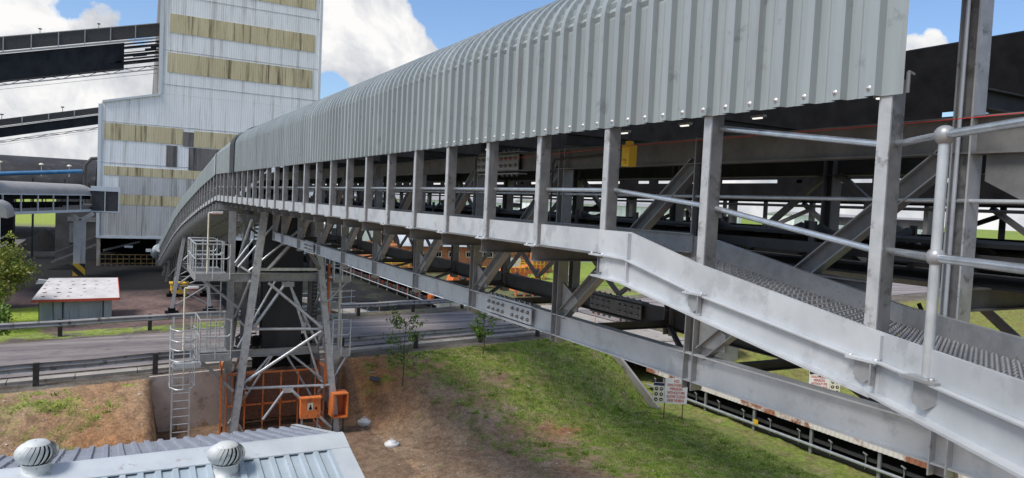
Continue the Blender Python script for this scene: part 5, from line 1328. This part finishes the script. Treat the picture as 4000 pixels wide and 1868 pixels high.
# ------------------------------------------------------------------ background right of the tower
WS = thing('white_silo_building', (20, 112, -9), 'pale ribbed white sheds standing behind the support tower', 'building')
b = MB()
b.box((20.5, 112, -9.2), (26.5, 118, -2.6)); b.box((27.5, 114, -9.2), (37, 120, -4.4)); b.build('wall', 'bwhite', WS)
b = MB(); b.box((22.5, 111.6, -9), (24.0, 111.9, -4.5)); b.box((30, 113.6, -9), (31, 113.9, -5)); b.build('opening', 'galvshade', WS)
b = MB(); b.prism([(20.2, 111.7, -2.6), (26.8, 111.7, -2.6), (26.8, 111.7, -2.3), (20.2, 111.7, -2.3)], (0, 6.5, 0)); b.build('roof', 'greyroof', WS)
BB = thing('brick_workshop', (40, 84, -9), 'orange brick workshop with rows of small windows beyond the truss', 'building')
b = MB(); b.box((27.0, 84, -9.2), (52.5, 92, -5.6)); b.build('wall', 'brick', BB)
b = MB(); vs = []; n = 10
for v in (30.2, 43.0):
    for i in range(n): a = math.pi * i / (n - 1); vs.append((v, 87 - 4.0 * math.cos(a), -5.6 + 1.9 * math.sin(a)))
b.add(vs, [(j, j + 1, n + j + 1, n + j) for j in range(n - 1)], True); b.build('roof', 'palewall', BB, recalc=False)
b = MB(); b.prism([(43.1, 83.6, -5.6), (50.8, 83.6, -5.6), (50.8, 83.6, -5.2), (43.1, 83.6, -5.2)], (0, 8.6, .8)); b.build('flat_roof', 'palewall', BB)
for v in (32.2, 34.6, 37.0, 39.4, 41.8, 44.2):
    b = MB(); b.box((v, 83.94, -7.0), (v + 1.5, 83.99, -6.25)); wn = b.build('window', 'cream', BB)
    b = MB()
    for q in range(4): b.box((v + .12 + q * .33, 83.90, -6.9), (v + .38 + q * .33, 83.939, -6.35))
    b.build('pane', 'black', wn)
b = MB(); b.box((45.0, 83.8, -9), (47.4, 83.98, -7.0)); b.build('door', 'white', BB)
b = MB(); b.box((48.6, 82.5, -9), (49.6, 83.5, -4.6)); b.build('chimney', 'brick', BB)
LW = thing('long_pale_shed', (75, 105, -9), 'long pale blue-grey warehouse on the far side of the lawn', 'building')
b = MB(); b.box((56.5, 100, -9.5), (120, 112, -4.2)); b.build('wall', 'palewall', LW)
b = MB(); b.prism([(56.2, 99.5, -4.2), (56.2, 112.5, -4.2), (56.2, 106, -2.6)], (64.2, 0, 0)); b.build('roof', 'bwhite', LW)
# far hazy sheds at the horizon
for i, (v, u, w_, h, lab, mm) in enumerate(((60, 190, 46, 9.6, 'far pale shed on the horizon seen through the middle of the truss', 'bwhite'), (118, 200, 90, 10.6, 'long white shed on the horizon behind the old gallery', 'bwhite'), (44, 170, 18, 9.4, 'far cream building on the horizon between truss posts', 'cream'), (225, 190, 90, 10.4, 'far white shed on the horizon at the right', 'bwhite'))):
    t = thing('distant_shed', (v, u, -9.3), lab, 'building')
    b = MB(); b.box((v, u, -9.3), (v + w_, u + 14, -9.3 + h)); b.build('wall', mm, t)
    b = MB(); b.prism([(v - .4, u - .4, -9.3 + h), (v - .4, u + 14.4, -9.3 + h), (v - .4, u + 7, -8.0 + h)], (w_ + .8, 0, 0)); b.build('roof', 'greyroof', t)
    b = MB()
    for q in range(int(w_ / 6)): b.box((v + 1.5 + q * 6, u - .1, -9.3), (v + 3.2 + q * 6, u - .01, -9.3 + h * .55))
    b.build('door', 'galvdark', t)
# orange and yellow machinery
MC = []
def machine(v, u, z, s, label, kind):
    t = thing('screening_machine' if kind == 0 else 'steel_platform', (v, u, z), label, 'machine' if kind == 0 else 'platform')
    b = MB()
    if kind == 0:
        b.prism([(v, u, z + .7 * s), (v + 4 * s, u, z + .7 * s), (v + 4.4 * s, u, z + 1.6 * s), (v + 2.6 * s, u, z + 1.9 * s), (v + .2 * s, u, z + 1.3 * s)], (0, 1.6 * s, 0)); b.build('body', 'orange', t)
        b = MB()
        for q in (0.2, 1.4, 2.6, 3.8):
            b.bar((v + q * s, u - .05, z), (v + q * s, u - .05, z + .75 * s), .14, .14, (0, 1, 0)); b.bar((v + q * s, u - .06, z), (v + (q + .6) * s, u - .06, z + .75 * s), .08, .08, (0, 1, 0))
        b.build('leg', 'orangedull', t)
        b = MB(); b.lathe((v + 1.2 * s, u - .05, z + 1.1 * s), [(.34 * s, 0), (.34 * s, .14), (.12 * s, .15), (.12 * s, .25), (.001, .26)], 16, (0, -1, 0)); b.lathe((v + 2.8 * s, u - .05, z + 1.15 * s), [(.26 * s, 0), (.26 * s, .14), (.001, .15)], 16, (0, -1, 0)); b.build('flywheel', 'galvshade', t)
        b = MB()
        for q in range(7): b.tube([(v + (.4 + q * .55) * s, u - .2, z + 1.4 * s), (v + (.4 + q * .55) * s, u - .2, z + 2.4 * s)], .035, 5)
        for zz in (1.9, 2.4): b.tube([(v + .4 * s, u - .2, z + zz * s), (v + 3.7 * s, u - .2, z + zz * s)], .035, 5)
        b.build('railing', 'yellow', t)
    else:
        for zz in (1.2, 2.4): b.box((v, u, z + zz * s), (v + 3 * s, u + 1.5 * s, z + (zz + .1) * s))
        b.build('deck', 'galvdark', t)
        b = MB()
        for q in range(4):
            b.tube([(v + q * s, u, z), (v + q * s, u, z + 3.4 * s)], .06, 6)
        for zz in (.7, 1.7, 2.0, 2.9, 3.3): b.tube([(v, u, z + zz * s), (v + 3 * s, u, z + zz * s)], .045, 6)
        b.tube([(v, u, z), (v + 3 * s, u, z + 2.4 * s)], .06, 6)
        b.build('frame', 'yellow', t)
machine(30.5, 68, -9, 1.0, 'orange screening machine with yellow rails left of the brick workshop', 0)
machine(34.5, 62, -9, .8, 'smaller orange machine nearer the road behind the truss', 0)
machine(36.0, 70, -9, 1.1, 'orange screening machine in front of the brick workshop windows', 0)
machine(42.5, 76, -9, 1.0, 'orange machine with yellow rails beside the lawn', 0)
machine(25.8, 76, -9, 1.0, 'yellow tubular steel platform beside the low conveyor', 1)
machine(27.8, 88, -9, 1.1, 'tall yellow frame platform in front of the white sheds', 1)
for i, (v, u, h, lab) in enumerate(((46.0, 72.0, 1.9, 'white wire cage crate on the lawn edge, leftmost of two'), (47.6, 72.2, 1.8, 'white wire cage crate on the lawn edge, rightmost of two'))):
    t = thing('wire_crate', (v, u, -8.9), lab, 'crate', 'wire crates beside the lawn'); b = MB()
    for x in (0, .45, .9, 1.35):
        b.tube([(v + x, u, -8.9), (v + x, u, -8.9 + h)], .04, 6)
    for zz in (.2, .9, h): b.tube([(v, u, -8.9 + zz), (v + 1.35, u, -8.9 + zz)], .04, 6); b.tube([(v, u, -8.9 + zz), (v, u + 1.2, -8.9 + zz)], .04, 6)
    b.build('frame', 'white', t); b = MB(); b.box((v + .1, u + .1, -8.9), (v + 1.25, u + 1.1, -8.0)); b.build('load', 'galvdark', t)
for i, (v, u, lab) in enumerate(((21.5, 50.0, 'cream cabinet pair right behind the far guard rail, left one'), (22.45, 50.1, 'cream cabinet right behind the far guard rail, right one'))):
    t = thing('electrical_cabinet', (v, u, -9.0), lab, 'cabinet', 'cabinets behind the guard rail')
    b = MB(); b.box((v, u, -9.2), (v + .85, u + .6, -7.55)); b.build('body', 'cream', t); b = MB(); b.box((v - .03, u - .03, -7.549), (v + .88, u + .63, -7.48)); b.build('lid', 'concrete', t)
    b = MB(); b.box((v + .7, u - .02, -8.4), (v + .74, u - .001, -8.2)); b.build('handle', 'black', t)
# orange railing round a sunken pit behind the tower
PR = thing('pit_railing', (15, 52, -9), 'thin orange and grey railings around a sunken concrete pit behind the tower', 'railing')
b = MB()
for z in (-8.9, -8.4, -7.9):
    b.tube([(9.5, 50, z), (17.5, 52, z)], .035, 5); b.tube([(9.5, 50, z), (10.5, 58, z)], .035, 5); b.tube([(10.5, 58, z), (18.0, 60, z)], .035, 5)
for q in range(9): b.tube([(9.5 + q, 50 + q * .25, -9), (9.5 + q, 50 + q * .25, -7.8)], .035, 5); b.tube([(10.5 + q * .9, 58 + q * .25, -9), (10.5 + q * .9, 58 + q * .25, -7.8)], .03, 5)
b.build('rails', 'tube', PR)
b = MB()
for q in range(0, 9, 2): b.tube([(9.7 + q, 50.5 + q * .25, -9), (9.7 + q, 50.5 + q * .25, -7.7)], .05, 5)
b.build('marker_posts', 'orange', PR)
b = MB(); b.prism([(16.5, 49.5, -9), (18.2, 49.5, -9), (15.5, 62, -9), (14.0, 62, -9)], (0, 0, .35)); b.build('kerb_edge', 'concrete', PR)
# fence posts on the lawn
FN = thing('lawn_fence', (60, 70, -8.9), 'row of short dark posts with wire across the lawn at the right', 'fence')
for q in range(24):
    b = MB(); v = 42 + q * 4.2; b.bar((v, 66 - q * .9, -9.1), (v, 66 - q * .9, -7.8), .16, .16, (0, 1, 0)); b.build('fence_post', 'postwood', FN)
b = MB()
for z in (-8.0, -8.4): b.tube([(42, 66, z), (42 + 23 * 4.2, 66 - 23 * .9, z)], .015, 4)
b.build('wire', 'galvshade', FN)
# overhead cable
tg = MB(); tg.tube([(14, -8, 5.6), (14, 10, 5.2), (14, 40, 5.4)], .02, 5); tag(tg.build('overhead_cable', 'galvshade'), 'thin grey cable crossing the blue sky above the black gallery', 'cable')
